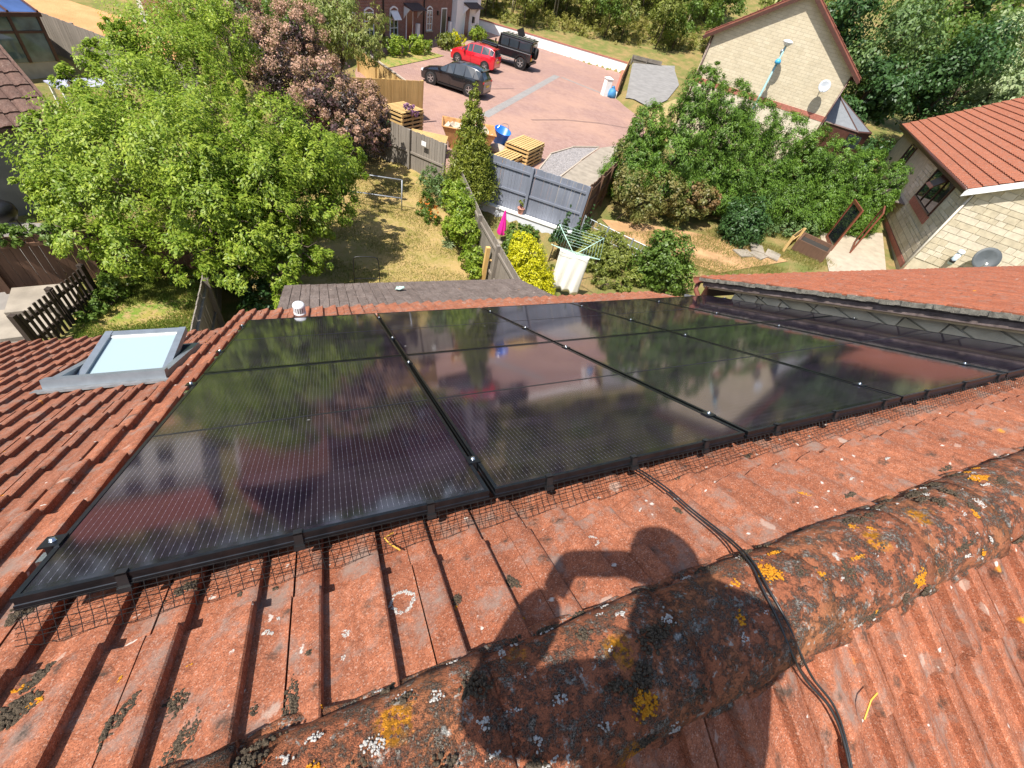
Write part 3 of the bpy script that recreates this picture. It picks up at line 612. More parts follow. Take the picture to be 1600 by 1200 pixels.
MB().mm((SKU0, SKV0 - .02, .0), (SKU1, SKV0 + .07, .13)).obj('head_flashing', GREYLEAD, sk)
MB().mm((SKU0 - .05, SKV0 - .10, .030), (SKU1 + .05, SKV0 - .022, .05)).obj('lead_apron', LEAD, sk)
MB().mm((SKU0, SKV1 - .06, .0), (SKU1, SKV1, .10)).obj('sill_frame', GREYLEAD, sk)
for a, b in ((SKU0, SKU0 + .06), (SKU1 - .06, SKU1)): MB().mm((a, SKV0 + .073, 0), (b, SKV1 - .063, .105)).obj('side_frame', GREYLEAD, sk)
MB().mm((SKU0 + .06, SKV0 + .07, -.25), (SKU1 - .06, SKV1 - .06, -.2)).obj('dark_backing', plain('dark_opening', (.03, .03, .03), .8), sk)  # dark sheet standing in for the unlit space below the window
sm = Matrix.Translation(((SKU0 + SKU1) / 2, (SKV0 + SKV1) / 2 + .02, .10)) @ Matrix.Rotation(rad(18), 4, 'X')
sl, sw = .575, .37
sash = MB().mm((-sw, -sl, -.03), (-sw + .065, sl, .04)).mm((sw - .065, -sl, -.03), (sw, sl, .04)).mm((-sw + .067, -sl, -.03), (sw - .067, -sl + .06, .035)).mm((-sw + .067, sl - .085, -.03), (sw - .067, sl, .035)).obj('sash', GREYLEAD, sk, mw=sm)
t = NT('skylight_pane'); SKY_G = t.p(col=(.34, .43, .45), rough=.03, spec=.7, coat=.6)  # pale blue base colour carries the sky's reflection in the pane
raw('pane', [(-sw + .06, -sl + .055, .012), (sw - .06, -sl + .055, .012), (sw - .06, sl - .08, .012), (-sw + .06, sl - .08, .012)], [(0, 1, 2, 3)], SKY_G, sash)
MB().mm((-sw + .066, sl - .12, .014), (sw - .066, sl - .086, .022)).obj('blind_rail', WHITEP, sash)

# ------------------------------------------------------------------ attached house on the right, stepped up, with stone flank
rh = thing('house', 'stepped up attached house on the right with bright red roof and stone flank', 'house')
NC = .225; CVE = 3.60; X0 = 5.70
rdk = raw('roof', [RP(X0 + .02, -.6, NC - .045), RP(19, -.6, NC - .045), RP(19, CVE - .06, NC - .045), RP(X0 + .02, CVE - .06, NC - .045)], [(3, 2, 1, 0)], DARKWOOD, rh)
TCm = [tile_mesh('tile', TILE_C, 60 + i) for i in range(3)]
far_ = MB()
for k in range(-12, 1):
    v = CVE + GA * k
    for c in range(40):
        u = X0 + TW * c; m = ROOF @ jit(u, v, NC, 1, .003)
        if c < 23: inst('tile', random.choice(TCm), rdk, m)
        else: far_.add([m @ q.co for q in TCm[0].vertices], [tuple(p.vertices) for p in TCm[0].polygons])
tag(far_.obj('tile_field', TILE_C, rdk, True), kind='stuff')
def strip_n(name, mat, x0, x1, n0, n1, v0=-.6, v1=CVE - .04, par=rh):
    return MB().prism([RP(x0, v0, n0), RP(x0, v1, n0), RP(x0, v1, n1), RP(x0, v0, n1)], (0, 0, 0), (x1 - x0, 0, 0)).obj(name, mat, par)
mo_ = plain('mossy_verge_mortar', (.20, .185, .155), .95, 0, .5, 20, .1, .8)
mb = MB()
for i in range(70):
    v = -.6 + i * .06
    mb.box(RP(X0 + .03, v + .03, NC - .006 + random.uniform(-.006, .006)), (.07 + random.uniform(-.01, .01), .066, .045), ROOF.to_3x3())
mb.obj('verge_mortar', mo_, rh)
strip_n('bargeboard', plain('peeling_dark_board', (.15, .115, .105), .7, 0, .5, 14, .3, .3), X0 + .035, X0 + .065, .119, NC - .032)
strip_n('soffit_strip', plain('bare_timber_strip', (.50, .36, .20), .8, 0, .2, 8), X0 + .055, X0 + .13, .094, .117)
FLANKX = 5.855
B('wall', MORTAR, rh, (FLANKX, -3, -6.3), (18.6, 2.75, -1.75))
MB().prism([RP(FLANKX, -.6, NC - .07), RP(FLANKX, CVE - .55, NC - .07), (FLANKX, 2.75, -2.6), (FLANKX, -.8, -2.6)], (0, 0, 0), (.2, 0, 0)).obj('flank_wall', MORTAR, rh)
rr = random.Random(5); stm = {}
for zi in range(-12, 5):
    z0 = zi * .155; y = -.7 + rr.uniform(0, .3)
    while y < 3.0:
        L = rr.choice([.24, .33, .42, .5]); yc = y + L / 2; zc = z0 + .0775
        n_ = yc * SA + zc * CA
        ya, yb, za, zb = y + .008, min(y + L - .008, 2.74), z0 + .008, z0 + .147
        if -.32 < n_ and yb - ya > .05:
            P = [(ya, za), (yb, za), (yb, zb), (ya, zb)]; Q = []
            for i in range(4):       # cut to the slope of the soffit
                p, q = P[i], P[(i + 1) % 4]; fp_, fq = .16 - p[0] * SA - p[1] * CA, .16 - q[0] * SA - q[1] * CA
                if fp_ >= 0: Q.append(p)
                if fp_ * fq < 0: t_ = fp_ / (fp_ - fq); Q.append((p[0] + (q[0] - p[0]) * t_, p[1] + (q[1] - p[1]) * t_))
            if len(Q) >= 3:
                MB().prism([(FLANKX - .022 + rr.uniform(-.004, .004), a_, b_) for a_, b_ in Q], (0, 0, 0), (.03, 0, 0)).obj('stone', rr.choice([STONE, STONE2, STONE2]), rh)
        y += L
MB().prism([RP(U1 + .002, VR, N0 - .05), RP(U1 + .002, VE - .8, N0 - .05), RP(U1 + .002, VE - .8, N0 + .09), RP(U1 + .002, VR, N0 + .09)], (0, 0, 0), (.026, 0, 0)).obj('step_flashing', LEAD, house)
MB().prism([RP(U1 - .06, VR, N0 + .046), RP(U1 - .06, VE - .8, N0 + .046), RP(U1 - .06, VE - .8, N0 + .053), RP(U1 - .06, VR, N0 + .053)], (0, 0, 0), (.061, 0, 0)).obj('side_flashing', LEAD, house)
cey, cez = RP(0, CVE, NC).y, RP(0, CVE, NC).z
B('fascia', BROWNPL, rh, (X0 + .03, cey - .17, cez - .2), (18.9, cey - .14, cez - .03))
gutter('gutter', X0 - .02, 18.9, cey + .03, cez - .03, plain('red_brown_gutter', (.20, .07, .045), .5), rh, .062)
MB().tube([(X0 + .06, cey + .03, cez - .09), (X0 + .06, cey + .01, cez - .2), (X0 + .12, cey - .35, cez - .42), (X0 + .12, cey - .40, cez - .6), (X0 + .12, cey - .4, -6)], .034, 10).obj('downpipe', plain('red_brown_pipe', (.20, .07, .045), .5), rh, True)

# ------------------------------------------------------------------ single storey extension roof below the eaves
ex = thing('house_extension', 'single storey extension with dark grey brown tiles below the eaves', 'extension')
EA = math.atan2(1.40, 3.32); ec, es = math.cos(EA), math.sin(EA); EXM = Matrix(((1, 0, 0, 0), (0, ec, es, 4.3), (0, -es, ec, -3.01), (0, 0, 0, 1)))
EL = 3.32 / ec
edk = raw('roof', [EXM @ Vector(p) for p in ((-.1, 0, -.045), (5.15, 0, -.045), (5.15, EL, -.045), (-.1, EL, -.045))], [(3, 2, 1, 0)], DARKWOOD, ex)
TD = [tile_mesh('tile', TILE_D, 80 + i, .36, .335, 0, 1, .165, .012) for i in range(3)]
for k in range(1, 10):
    for c in range(32):
        inst('tile', random.choice(TD), edk, EXM @ jit(-.13 + .165 * c + (.003 if k % 2 else 0), EL + .03 - .335 * (9 - k), 0, 1, .003, .965))
B('wall', STONE_OWN, ex, (.05, 4.0, -6.4), (5.02, 7.35, -4.5))
B('wall', STONE_OWN, ex, (.052, 4.0, -4.52), (5.018, 5.5, -3.75))
gutter('gutter', -.1, 5.15, 7.66, -4.47, BROWNPL, ex)
mb = MB(); rr = random.Random(3)
mb.lathe([(0, 0), (.07, .01), (.09, .03), (.06, .055), (0, .06)], 9)
sc_ = mb.obj('cloth_scrap', plain('pale_mint_cloth', (.45, .62, .55), .8), None, True); sc_.matrix_world = EXM @ Matrix.Translation((2.05, 2.75, .03)) @ Matrix.Diagonal((1.2, .8, 1, 1))
for v in sc_.data.vertices: v.co += Vector([rr.uniform(-.02, .02) for _ in range(3)])
tag(sc_, 'small pale green scrap of cloth on the grey extension roof', 'cloth')

# ------------------------------------------------------------------ the photographer standing behind the ridge
pe = thing('person', 'person in dark work clothes behind the ridge raising a phone with both hands', 'person', (.82, -1.1, -.13))
CLOTH = plain('navy_work_clothes', (.03, .035, .05), .85, 0, .2, 12); SKIN = plain('skin', (.52, .32, .24), .5, 0, .05, 8); HAIR = plain('dark_hair', (.04, .028, .02), .6, 0, .3, 60)
J = {'pel': (.86, -1.03, .74, .17), 'bel': (.88, -.97, .90, .175), 'che': (.88, -.92, 1.08, .19), 'nek': (.88, -.82, 1.27, .075), 'hd': (.88, -.79, 1.34, .07),
     'shl': (.68, -.88, 1.18, .09), 'ell': (.52, -.74, .96, .08), 'wrl': (.655, -.645, 1.15, .056), 'shr': (1.10, -.93, 1.17, .09), 'elr': (1.24, -.83, .95, .08), 'wrr': (.92, -.69, 1.20, .056),
     'hil': (.74, -1.03, .70, .11), 'knl': (.66, -1.02, .30, .075), 'anl': (.62, -1.10, -.06, .05), 'tol': (.60, -.95, -.07, .042), 'hir': (.95, -1.04, .70, .11), 'knr': (1.04, -1.03, .30, .075), 'anr': (1.06, -1.12, -.07, .05), 'tor': (1.09, -.97, -.08, .042)}
E_ = [('pel', 'bel'), ('bel', 'che'), ('che', 'nek'), ('nek', 'hd'), ('che', 'shl'), ('shl', 'ell'), ('ell', 'wrl'), ('che', 'shr'), ('shr', 'elr'), ('elr', 'wrr'), ('pel', 'hil'), ('hil', 'knl'), ('knl', 'anl'), ('anl', 'tol'), ('pel', 'hir'), ('hir', 'knr'), ('knr', 'anr'), ('anr', 'tor')]
ks = list(J); me = bpy.data.meshes.new('body'); po = Vector(pe.location)
me.from_pydata([Vector(J[k][:3]) - po for k in ks], [(ks.index(a), ks.index(b)) for a, b in E_], []); me.materials.append(CLOTH)
bo_ = bpy.data.objects.new('body', me); link(bo_, pe)
sm_ = bo_.modifiers.new('skin', 'SKIN'); sm_.use_smooth_shade = True
for i, k in enumerate(ks): me.skin_vertices[0].data[i].radius = (J[k][3],) * 2; me.skin_vertices[0].data[i].use_root = (k == 'pel')
bo_.modifiers.new('sub', 'SUBSURF').levels = 2; bo_.modifiers['sub'].render_levels = 2
hc = Vector((.875, -.738, 1.425)) - po; look = (CAMPOS - (hc + po)).normalized()
mb = MB(); V = []; ns, nr_ = 18, 13
for i in range(nr_):
    ph = math.pi * i / (nr_ - 1)
    for s in range(ns):
        th = 2 * math.pi * s / ns; x, y, z = math.sin(ph) * math.cos(th), math.sin(ph) * math.sin(th), math.cos(ph)
        k = 1 - .22 * max(0, -z) * (1 if y < .3 else .4)
        q = Vector((x * .083 * k, y * .10 * (1 if y > 0 else .96), z * .113))
        if y > .8 and abs(z + .1) < .35: q.y += .016 * (1 - abs(x) * 3) if abs(x) < .33 else 0
        V.append(q)
hm = Matrix.Translation(hc) @ Matrix.Rotation(math.atan2(-look.x, look.y) * .6, 4, 'Z') @ Matrix.Rotation(-.35, 4, 'X')
hf = [(i * ns + s, (i + 1) * ns + s, (i + 1) * ns + (s + 1) % ns, i * ns + (s + 1) % ns) for i in range(nr_ - 1) for s in range(ns)]
hd = raw('head', V, hf, SKIN, pe, True, hm)
hv = [p * 1.06 + Vector((0, -.006, .006)) for p in V]
raw('hair', hv, [f for f in hf if (lambda c: c.z > .035 or (c.y < .0 and c.z > -.05))(sum((V[i] for i in f), Vector()) / 4)], HAIR, hd, True)
for sx in (-1, 1):
    MB().lathe([(0, .006), (.009, .003), (.011, 0)], 8, Matrix.Translation((sx * .028, .09, .005)) @ Matrix.Rotation(-math.pi / 2, 4, 'X')).obj('eye', HAIR, hd)
    MB().tube([(sx * .074, -.005, .02), (sx * .084, -.012, .01), (sx * .08, -.006, -.02)], [.012, .013, .008], 7).obj('ear', SKIN, hd, True)
MB().tube([(-.022, .092, -.055), (0, .097, -.057), (.022, .092, -.055)], .005, 6).obj('mouth', plain('lips', (.4, .17, .14), .5), hd, True)
for an, to in (('anl', 'tol'), ('anr', 'tor')):
    a_, t_ = Vector(J[an][:3]) - po, Vector(J[to][:3]) - po; dn = Vector((0, 0, -.03))
    MB().tube([a_ + Vector((0, 0, .12)), a_ + Vector((0, -.01, .02)), a_ + Vector((0, -.03, -.03)), a_.lerp(t_, .5) + dn, t_ + dn, t_ + (t_ - a_) * .35 + dn], [.062, .062, .055, .05, .045, .03], 10).obj('boot', plain('brown_work_boot', (.09, .05, .03), .7) if an == 'anl' else bpy.data.materials['brown_work_boot'], pe, True)
# phone and the hands closed on its two ends
PH = Matrix((RIGHT, -DOWN, -FWD)).transposed().to_4x4(); PH.translation = CAMPOS + RIGHT * .055 + DOWN * .018 - FWD * .010
ph_ = thing('phone', 'black phone held up in two hands at the camera position', 'phone'); ph_.matrix_world = PH
MB().mm((-.078, -.037, -.004), (.078, .037, .004)).obj('case', BLACKPL, ph_); MB().mm((-.074, -.033, .0042), (.074, .033, .0046)).obj('screen', GLASS, ph_)
for sx, nm in ((-1, 'wrl'), (1, 'wrr')):
    mb = MB(); wr = PH.inverted() @ Vector(J[nm][:3])
    pc = Vector((sx * .098, -.012, .012))
    mb.tube([wr, wr.lerp(pc, .5), pc, pc + Vector((-sx * .004, .03, .004))], [.034, .036, .036, .026], 10)
    for i, (yy, ln) in enumerate([(.026, .9), (.008, 1.0), (-.010, .95), (-.026, .8)]):
        mb.tube([pc + Vector((0, yy * .8 + .008, 0)), Vector((sx * .094, yy, .0)), Vector((sx * .084, yy, -.004)), Vector((sx * .078 - sx * .012 * ln, yy, .010))], [.010, .0095, .009, .0075], 7)
    mb.tube([pc + Vector((0, -.02, .012)), Vector((sx * .086, -.026, .020)), Vector((sx * .066, -.022, .014)), Vector((sx * .05, -.016, .011))], [.013, .0115, .010, .008], 7)
    h_ = mb.obj('hand', SKIN, pe, True); h_.matrix_local = Matrix.Translation(-po) @ PH

# ------------------------------------------------------------------ vegetation helpers
def leaf_cloud(name, blobs, count, size, mat, parent, seed=0, aspect=1.9, up=.35, out=.7, droop=.0, shell=.55, clr=.24, per=26, flat=1.0, jitter=.8):
    rg = np.random.default_rng(seed)
    Bl = np.array([list(b) + [b[3]] * (6 - len(b)) if len(b) < 6 else list(b) for b in blobs], float)
    wts = Bl[:, 3] * Bl[:, 4] + Bl[:, 3] * Bl[:, 5] + Bl[:, 4] * Bl[:, 5]; wts = wts / wts.sum()
    nc = max(4, count // per); bi = rg.choice(len(Bl), nc, p=wts)
    d = rg.normal(size=(nc, 3)); d /= np.linalg.norm(d, axis=1)[:, None]
    rf = shell + (1 - shell) * rg.random(nc) ** .7
    rf *= 1 + .16 * (rg.random(nc) - .5)
    cc = Bl[bi, :3] + d * Bl[bi, 3:6] * rf[:, None]
    cr = Bl[bi, 3:6].mean(1) * clr * (.6 + .8 * rg.random(nc))
    ci = np.repeat(np.arange(nc), per); n = len(ci)
    off = rg.normal(size=(n, 3)); off *= (rg.random(n) ** .45 / np.linalg.norm(off, axis=1))[:, None]
    off[:, 2] *= flat
    P = cc[ci] + off * cr[ci][:, None]
    nrm = d[ci] * out + np.array([0, 0, up]) + off * .5 + rg.normal(size=(n, 3)) * jitter * .6
    nrm /= np.linalg.norm(nrm, axis=1)[:, None]
    ax = rg.normal(size=(n, 3)) + d[ci] * .8 + np.array([0, 0, -droop * 2.2]); ax -= nrm * (ax * nrm).sum(1)[:, None]; ax /= np.linalg.norm(ax, axis=1)[:, None] + 1e-9
    sd_ = np.cross(nrm, ax); L = size * (.6 + .8 * rg.random(n))[:, None]; Wd = L / aspect
    v = np.stack([P - ax * L * .5, P + sd_ * Wd * .5 + nrm * Wd * .12, P + ax * L * .5 - nrm * L * .10, P - sd_ * Wd * .5 + nrm * Wd * .12], 1).reshape(-1, 3)
    me = bpy.data.meshes.new(name); me.vertices.add(4 * n); me.vertices.foreach_set('co', v.astype(np.float32).ravel())
    me.loops.add(4 * n); me.loops.foreach_set('vertex_index', np.arange(4 * n, dtype=np.int32)); me.polygons.add(n)
    me.polygons.foreach_set('loop_start', np.arange(0, 4 * n, 4, dtype=np.int32)); me.polygons.foreach_set('loop_total', np.full(n, 4, np.int32))
    me.update(calc_edges=True); me.materials.append(mat)
    o = bpy.data.objects.new(name, me); link(o, parent); return o
def limbs(parent, base, blobs, r0, mat=BARK, seed=0, trunk_top=None, wander=.12):
    rr = random.Random(seed); mb = MB(); base = Vector(base)
    cen = sum((Vector(b[:3]) for b in blobs), Vector()) / len(blobs)
    top = Vector(trunk_top) if trunk_top else base.lerp(cen, .6)
    L = (top - base).length
    mb.tube([base - Vector((0, 0, .1)), base.lerp(top, .35) + Vector((rr.uniform(-1, 1), rr.uniform(-1, 1), 0)) * wander * L * .3, base.lerp(top, .7) + Vector((rr.uniform(-1, 1), rr.uniform(-1, 1), 0)) * wander * L * .3, top], [r0, r0 * .82, r0 * .68, r0 * .5], 8)
    for b in blobs:
        e = Vector(b[:3]); s = base.lerp(top, rr.uniform(.45, 1)); l = (e - s).length
        m = s.lerp(e, .5) + Vector((rr.uniform(-1, 1), rr.uniform(-1, 1), rr.uniform(-.2, 1))) * l * .12
        mb.tube([s, m, e], [r0 * .38, r0 * .24, r0 * .08], 6)
        for k in range(4):
            q = e + Vector((rr.uniform(-1, 1), rr.uniform(-1, 1), rr.uniform(-.6, 1))).normalized() * b[3] * .85
            mb.tube([m.lerp(e, .6), e.lerp(q, .4) + Vector((0, 0, .05)), q], [r0 * .14, r0 * .08, r0 * .03], 5)
    return mb.obj('trunk', mat, parent, True)
def tree(name, label, cat, base, blobs, count, size, mat, r0=.12, seed=1, group=None, trunk_top=None, wood=BARK, part='crown', **k):
    o = thing(name, label, cat, (0, 0, 0), 0, group)
    limbs(o, base, [b for b in blobs if b[3] > .3] or blobs, r0, wood, seed, trunk_top); leaf_cloud(part, blobs, count, size, mat, o, seed, **k); return o
G_CHERRY = leaf_mat('fresh_green_leaves', (.15, .25, .015), (.45, .52, .07), (.10, .18, .014), .4)
G_DARK = leaf_mat('dark_green_leaves', (.035, .085, .02), (.075, .15, .04), (.022, .055, .016), .2)
G_MID = leaf_mat('mid_green_leaves', (.095, .165, .022), (.18, .26, .045), (.06, .11, .02), .3)
G_OLIVE = leaf_mat('olive_green_leaves', (.17, .21, .035), (.31, .33, .075), (.12, .14, .03), .3)
G_YELLOW = leaf_mat('golden_yellow_leaves', (.52, .50, .012), (.72, .64, .025), (.42, .44, .012), .3)
G_CONIF = leaf_mat('yellow_green_conifer_sprays', (.16, .20, .02), (.32, .33, .045), (.09, .125, .018), .25)
G_LEYL = leaf_mat('deep_green_conifer_sprays', (.08, .17, .018), (.20, .32, .042), (.04, .095, .012), .24)
G_PEACH = leaf_mat('pale_green_drooping_leaves', (.17, .24, .05), (.29, .33, .10), (.24, .17, .05), .3)
G_PURPLE = leaf_mat('purple_leaves', (.055, .018, .025), (.10, .04, .045), (.03, .05, .03), .15)
G_SMOKE = leaf_mat('dusky_pink_plumes', (.48, .27, .195), (.66, .43, .32), (.40, .225, .165), .35, 2.0, .9)
G_PALE = leaf_mat('pale_cream_green_leaves', (.28, .35, .15), (.45, .50, .27), (.10, .18, .06), .25)
G_SAGE = leaf_mat('sage_green_leaves', (.10, .17, .055), (.20, .28, .09), (.05, .10, .03), .25)
G_BROWN = leaf_mat('dry_brown_leaves', (.22, .12, .05), (.33, .20, .09), (.14, .12, .04), .2)
G_ORANGE = leaf_mat('orange_flowers', (.70, .16, .02), (.8, .28, .04), None, .2)
G_GRASS = leaf_mat('grass_blades', (.12, .17, .03), (.36, .28, .09), (.24, .2, .06), .25, 2.5)

# big green tree in the garden
BIG = [(-2.31, 10.4, -5.45, .62), (-3.4, 10.4, -5.2, .65), (-1.04, 10.8, -5.1, .75), (-4.3, 10.7, -5.1, .5), (-.22, 11.6, -4.77, .7), (-1.76, 11.5, -4.61, .95), (-3.34, 11.6, -4.6, .95), (-4.44, 11.8, -4.6, .7), (-4.89, 12.8, -4.43, .75), (-3.74, 13, -4.1, 1.05), (-2.27, 13, -3.9, 1.15), (-.71, 13, -4.04, 1.05), (.6, 13.3, -4.4, .7), (1.5, 13.9, -4.9, .42), (-4.5, 14.4, -3.9, .8), (-5.2, 13.8, -3.96, .45), (-3.26, 15, -3.6, 1.1), (-1.76, 14.5, -3.6, 1.05), (-.19, 14.5, -3.7, .95), (-2.3, 17, -3.1, 1.1), (-3.34, 18.5, -2.8, 1.0), (-2.41, 20, -2.4, 1.1), (-1.49, 19, -2.6, .9), (-4.32, 16, -3.1, .4), (-4.79, 15.4, -3.3, .36), (-3.99, 17.4, -2.95, .5), (-4.6, 14.9, -3.45, .3), (.9, 13.0, -5.2, .4), (-.2, 11.2, -5.5, .45), (-1.7, 10.3, -5.7, .4)]
BIG = [(CAMPOS.x + (x - CAMPOS.x) * k, CAMPOS.y + (y - CAMPOS.y) * k, CAMPOS.z + (z - CAMPOS.z) * k, r * k * 1.06) if False else (x * k + .74 * (1 - k), y * k - .59 * (1 - k), z * k + 1.2 * (1 - k), r * (k + (.08 if x < -2 or y > 14 else -.02))) for x, y, z, r in BIG for k in [.84 if (x > -2.9 and y < 15) else .93]]
BIG += [(.7, 11.0, -3.2, .75), (1.3, 11.8, -3.6, .55), (-.3, 10.2, -3.3, .8), (-.9, 9.3, -4.0, .65), (-.2, 9.3, -4.3, .55), (.1, 10.3, -4.5, .55), (1.6, 12.6, -3.8, .5), (-.5, 9.9, -4.1, .65), (.3, 10.1, -4.1, .6), (0.0, 11.2, -3.6, .7), (.6, 9.3, -4.9, .4), (-1.2, 10.2, -3.3, .7), (-.3, 8.7, -4.7, .5), (.25, 9.0, -4.5, .5), (-1.0, 8.6, -4.6, .55), (.9, 10.2, -4.2, .5), (1.2, 11.0, -4.2, .5), (-.1, 8.3, -5.2, .4), (.85, 13.1, -3.8, .65), (1.3, 14.1, -3.95, .6), (.4, 12.3, -3.6, .6)]  # extra lobes added to the crown to throw shade on the lawn
rb_ = random.Random(4)
for _ in range(85):
    b = rb_.choice(BIG[:40]); q = Vector((rb_.gauss(0, 1), rb_.gauss(0, .8), rb_.gauss(.25, .7))).normalized() * b[3] * rb_.uniform(1.0, 1.35); BIG.append((b[0] + q.x, b[1] + q.y, b[2] + q.z, rb_.uniform(.13, .28)))
tree('broadleaf_tree', 'big bright green leafy tree overhanging the dark lawn', 'tree', (-1.5, 12.2, -6.2), BIG, 185000, .08, G_CHERRY, .17, 11, aspect=2.3, droop=.55, shell=.5, clr=.28, per=90, up=.95)
SM = [(-.88, 22, -3.65, 1.2), (.17, 20.5, -4, 1.2), (1.73, 20, -4.1, 1.15), (3.1, 19.6, -4.45, .85), (.84, 23, -3, 1.0), (-1.27, 24, -3.05, .95), (2.0, 18.8, -5, .9), (3.5, 19.3, -5.0, .5), (.65, 18.9, -4.95, .95), (2.2, 17.3, -3.9, .75), (3.0, 18.0, -4.2, .65), (1.2, 17.6, -3.9, .75), (1.9, 15.3, -4.0, .6), (2.5, 16.0, -4.2, .6), (3.0, 16.8, -4.6, .5)]  # nearest lobes added to shade the goal end of the lawn
sb = tree('smoke_bush', 'purple smoke bush with dusky pink plumes behind the green tree', 'shrub', (1.0, 20.6, -6.1), SM, 26000, .10, G_PURPLE, .12, 12, shell=.3, aspect=1.5)
leaf_cloud('plumes', [(x + random.uniform(-.2, .2), y - .1, z + .25, r * .95) for x, y, z, r in SM], 40000, .07, G_SMOKE, sb, 13, aspect=1.2, shell=.92, clr=.22, per=150, jitter=1.6)
leaf_cloud('green_shoots', [(2.2, 18.6, -5.1, .8), (1.2, 18.8, -4.8, .8), (3.0, 19.2, -4.7, .7)], 2500, .09, G_DARK, sb, 14)
tree('peach_tree', 'pale drooping leaved tree in front of the brick terrace', 'tree', (2.2, 26.5, -5.9), [(2.83, 26, -2.97, 1.1), (1.8, 27, -2.8, 1.2), (3.6, 25, -3.2, .8), (.43, 28, -2.95, 1.1), (4.4, 27, -2.4, .6), (2.9, 27.2, -2.2, .7), (4.3, 26, -3.4, .5)], 14000, .15, G_PEACH, .10, 15, aspect=3.2, droop=.8, shell=.4)
tree('broadleaf_tree', 'dark green tree behind the top of the big bright tree', 'tree', (-1.2, 24.5, -6), [(-1.0, 24.5, -3.2, 1.3), (-2.4, 24.8, -2.8, 1.2), (.2, 25.5, -3.0, 1.0), (-1.6, 26, -2.2, 1.0)], 11000, .13, G_MID, .1, 16, shell=.4)
# columnar conifer by the grey fence
o = thing('conifer_tree', 'columnar yellow green conifer beside the grey fence', 'tree')
limbs(o, (6.05, 15.35, -6.15), [(6.0, 15.3, -3.0, .2), (6.05, 15.3, -4.2, .3)], .07, seed=3, trunk_top=(5.95, 15.3, -2.6))
leaf_cloud('crown', [(5.95 + .03 * i, 15.3, -2.45 - .36 * i, .2 + .105 * i, .2 + .105 * i, .38) for i in range(9)], 24000, .11, G_CONIF, o, 17, aspect=3.5, up=.2, out=.5, shell=.55, clr=.35, droop=-.7)
# golden dwarf conifer
o = thing('golden_shrub', 'round golden yellow shrub beside the extension roof', 'shrub')
limbs(o, (6.5, 9.6, -6.2), [(6.5, 9.6, -5.5, .3)], .05, seed=4)
leaf_cloud('foliage', [(6.4, 9.8, -5.2, .58, .55, .6), (6.58, 9.55, -5.6, .68, .6, .5), (6.3, 10.1, -4.9, .4), (6.7, 9.3, -5.9, .55)], 17000, .085, G_YELLOW, o, 18, aspect=3, shell=.75, clr=.22, droop=-.8, up=.1)
def bush(label, blobs, count, size, mat, seed, base=None, name='shrub', **k):
    b = blobs[0]; base = base or (b[0], b[1], H(b[0], b[1]))
    return tree(name, label, 'shrub', base, blobs, count, size, mat, .035, seed, part='foliage', **k)
bush('large dense green bush at the end of the roof near the gutter', [(11.72, 9.6, -5.0, .8), (12.0, 9.3, -5.7, .8), (11.5, 9.9, -5.6, .75), (11.4, 9.9, -4.7, .5)], 11000, .11, G_MID, 21)
bush('dark leafy bush standing beside the pink parasol', [(7.0, 12.0, -5.6, .45), (7.5, 12.2, -5.7, .4), (6.8, 11.6, -5.8, .4)], 4500, .10, G_MID, 22)
for i, (x, y, h) in enumerate([(9.25, 12.7, 1.4), (9.6, 12.4, 1.1), (10.0, 12.4, 1.5), (8.85, 12.5, .95)]):
    o = thing('juniper', 'dark green juniper below the grey fence, %s' % ['tall one on the left', 'shorter one between tall ones', 'tallest, at the fence end', 'lowest, nearest the flower pot'][i], 'shrub', group='junipers by the grey fence')
    limbs(o, (x, y, H(x, y)), [(x, y, -6.2 + h * .6, .1)], .03, seed=30 + i)
    leaf_cloud('foliage', [(x, y, -6.15 + h * f, .3 * (1.05 - f), .3 * (1.05 - f), .16 * h) for f in (.15, .35, .55, .75, .92)], 2600, .075, G_DARK, o, 40 + i, aspect=3.5, droop=-.9, shell=.5)
bush('loose green shrubs with yellow stems behind the rotary dryer', [(9.9, 11.4, -5.5, .55), (10.6, 11.2, -5.6, .55), (10.2, 10.5, -5.8, .5), (11.0, 10.9, -5.8, .45), (9.6, 10.6, -5.9, .4)], 8500, .095, G_OLIVE, 23)
bush('low green plants under the white sheet on the dryer', [(9.4, 9.7, -6.0, .35), (10.1, 9.4, -6.0, .35), (10.7, 9.7, -5.9, .35), (7.6, 10.2, -5.95, .3), (7.0, 9.0, -6.05, .25)], 4200, .08, G_OLIVE, 24)
bush('climbing green shrub on the lawn side of the slatted grey fence', [(4.95, 11.6, -5.3, .5), (5.05, 12.6, -5.0, .55), (5.1, 13.6, -4.95, .5), (5.0, 10.8, -5.7, .4), (5.0, 10.3, -5.9, .3), (4.75, 12.3, -5.5, .4)], 10000, .09, G_CHERRY, 25)
bush('mixed green shrub at the foot of the columnar conifer', [(5.1, 15.4, -5.6, .55), (4.9, 16.4, -5.6, .5), (5.3, 14.7, -5.6, .4)], 4200, .085, G_SAGE, 26)
cr = bush('clump of orange flowering plants at the lawn edge', [(4.25, 14.5, -5.95, .3), (4.45, 13.9, -5.95, .3), (4.5, 15.2, -5.9, .25)], 1600, .16, G_MID, 27, aspect=6)
leaf_cloud('flowers', [(4.25, 14.5, -5.75, .25), (4.45, 13.9, -5.75, .22)], 180, .06, G_ORANGE, cr, 28, per=6)
bush('spiky pale leaved plant beside the climbing shrub', [(4.75, 12.4, -6.0, .28)], 160, .5, G_PALE, 29, aspect=12, droop=-.3, shell=.1)
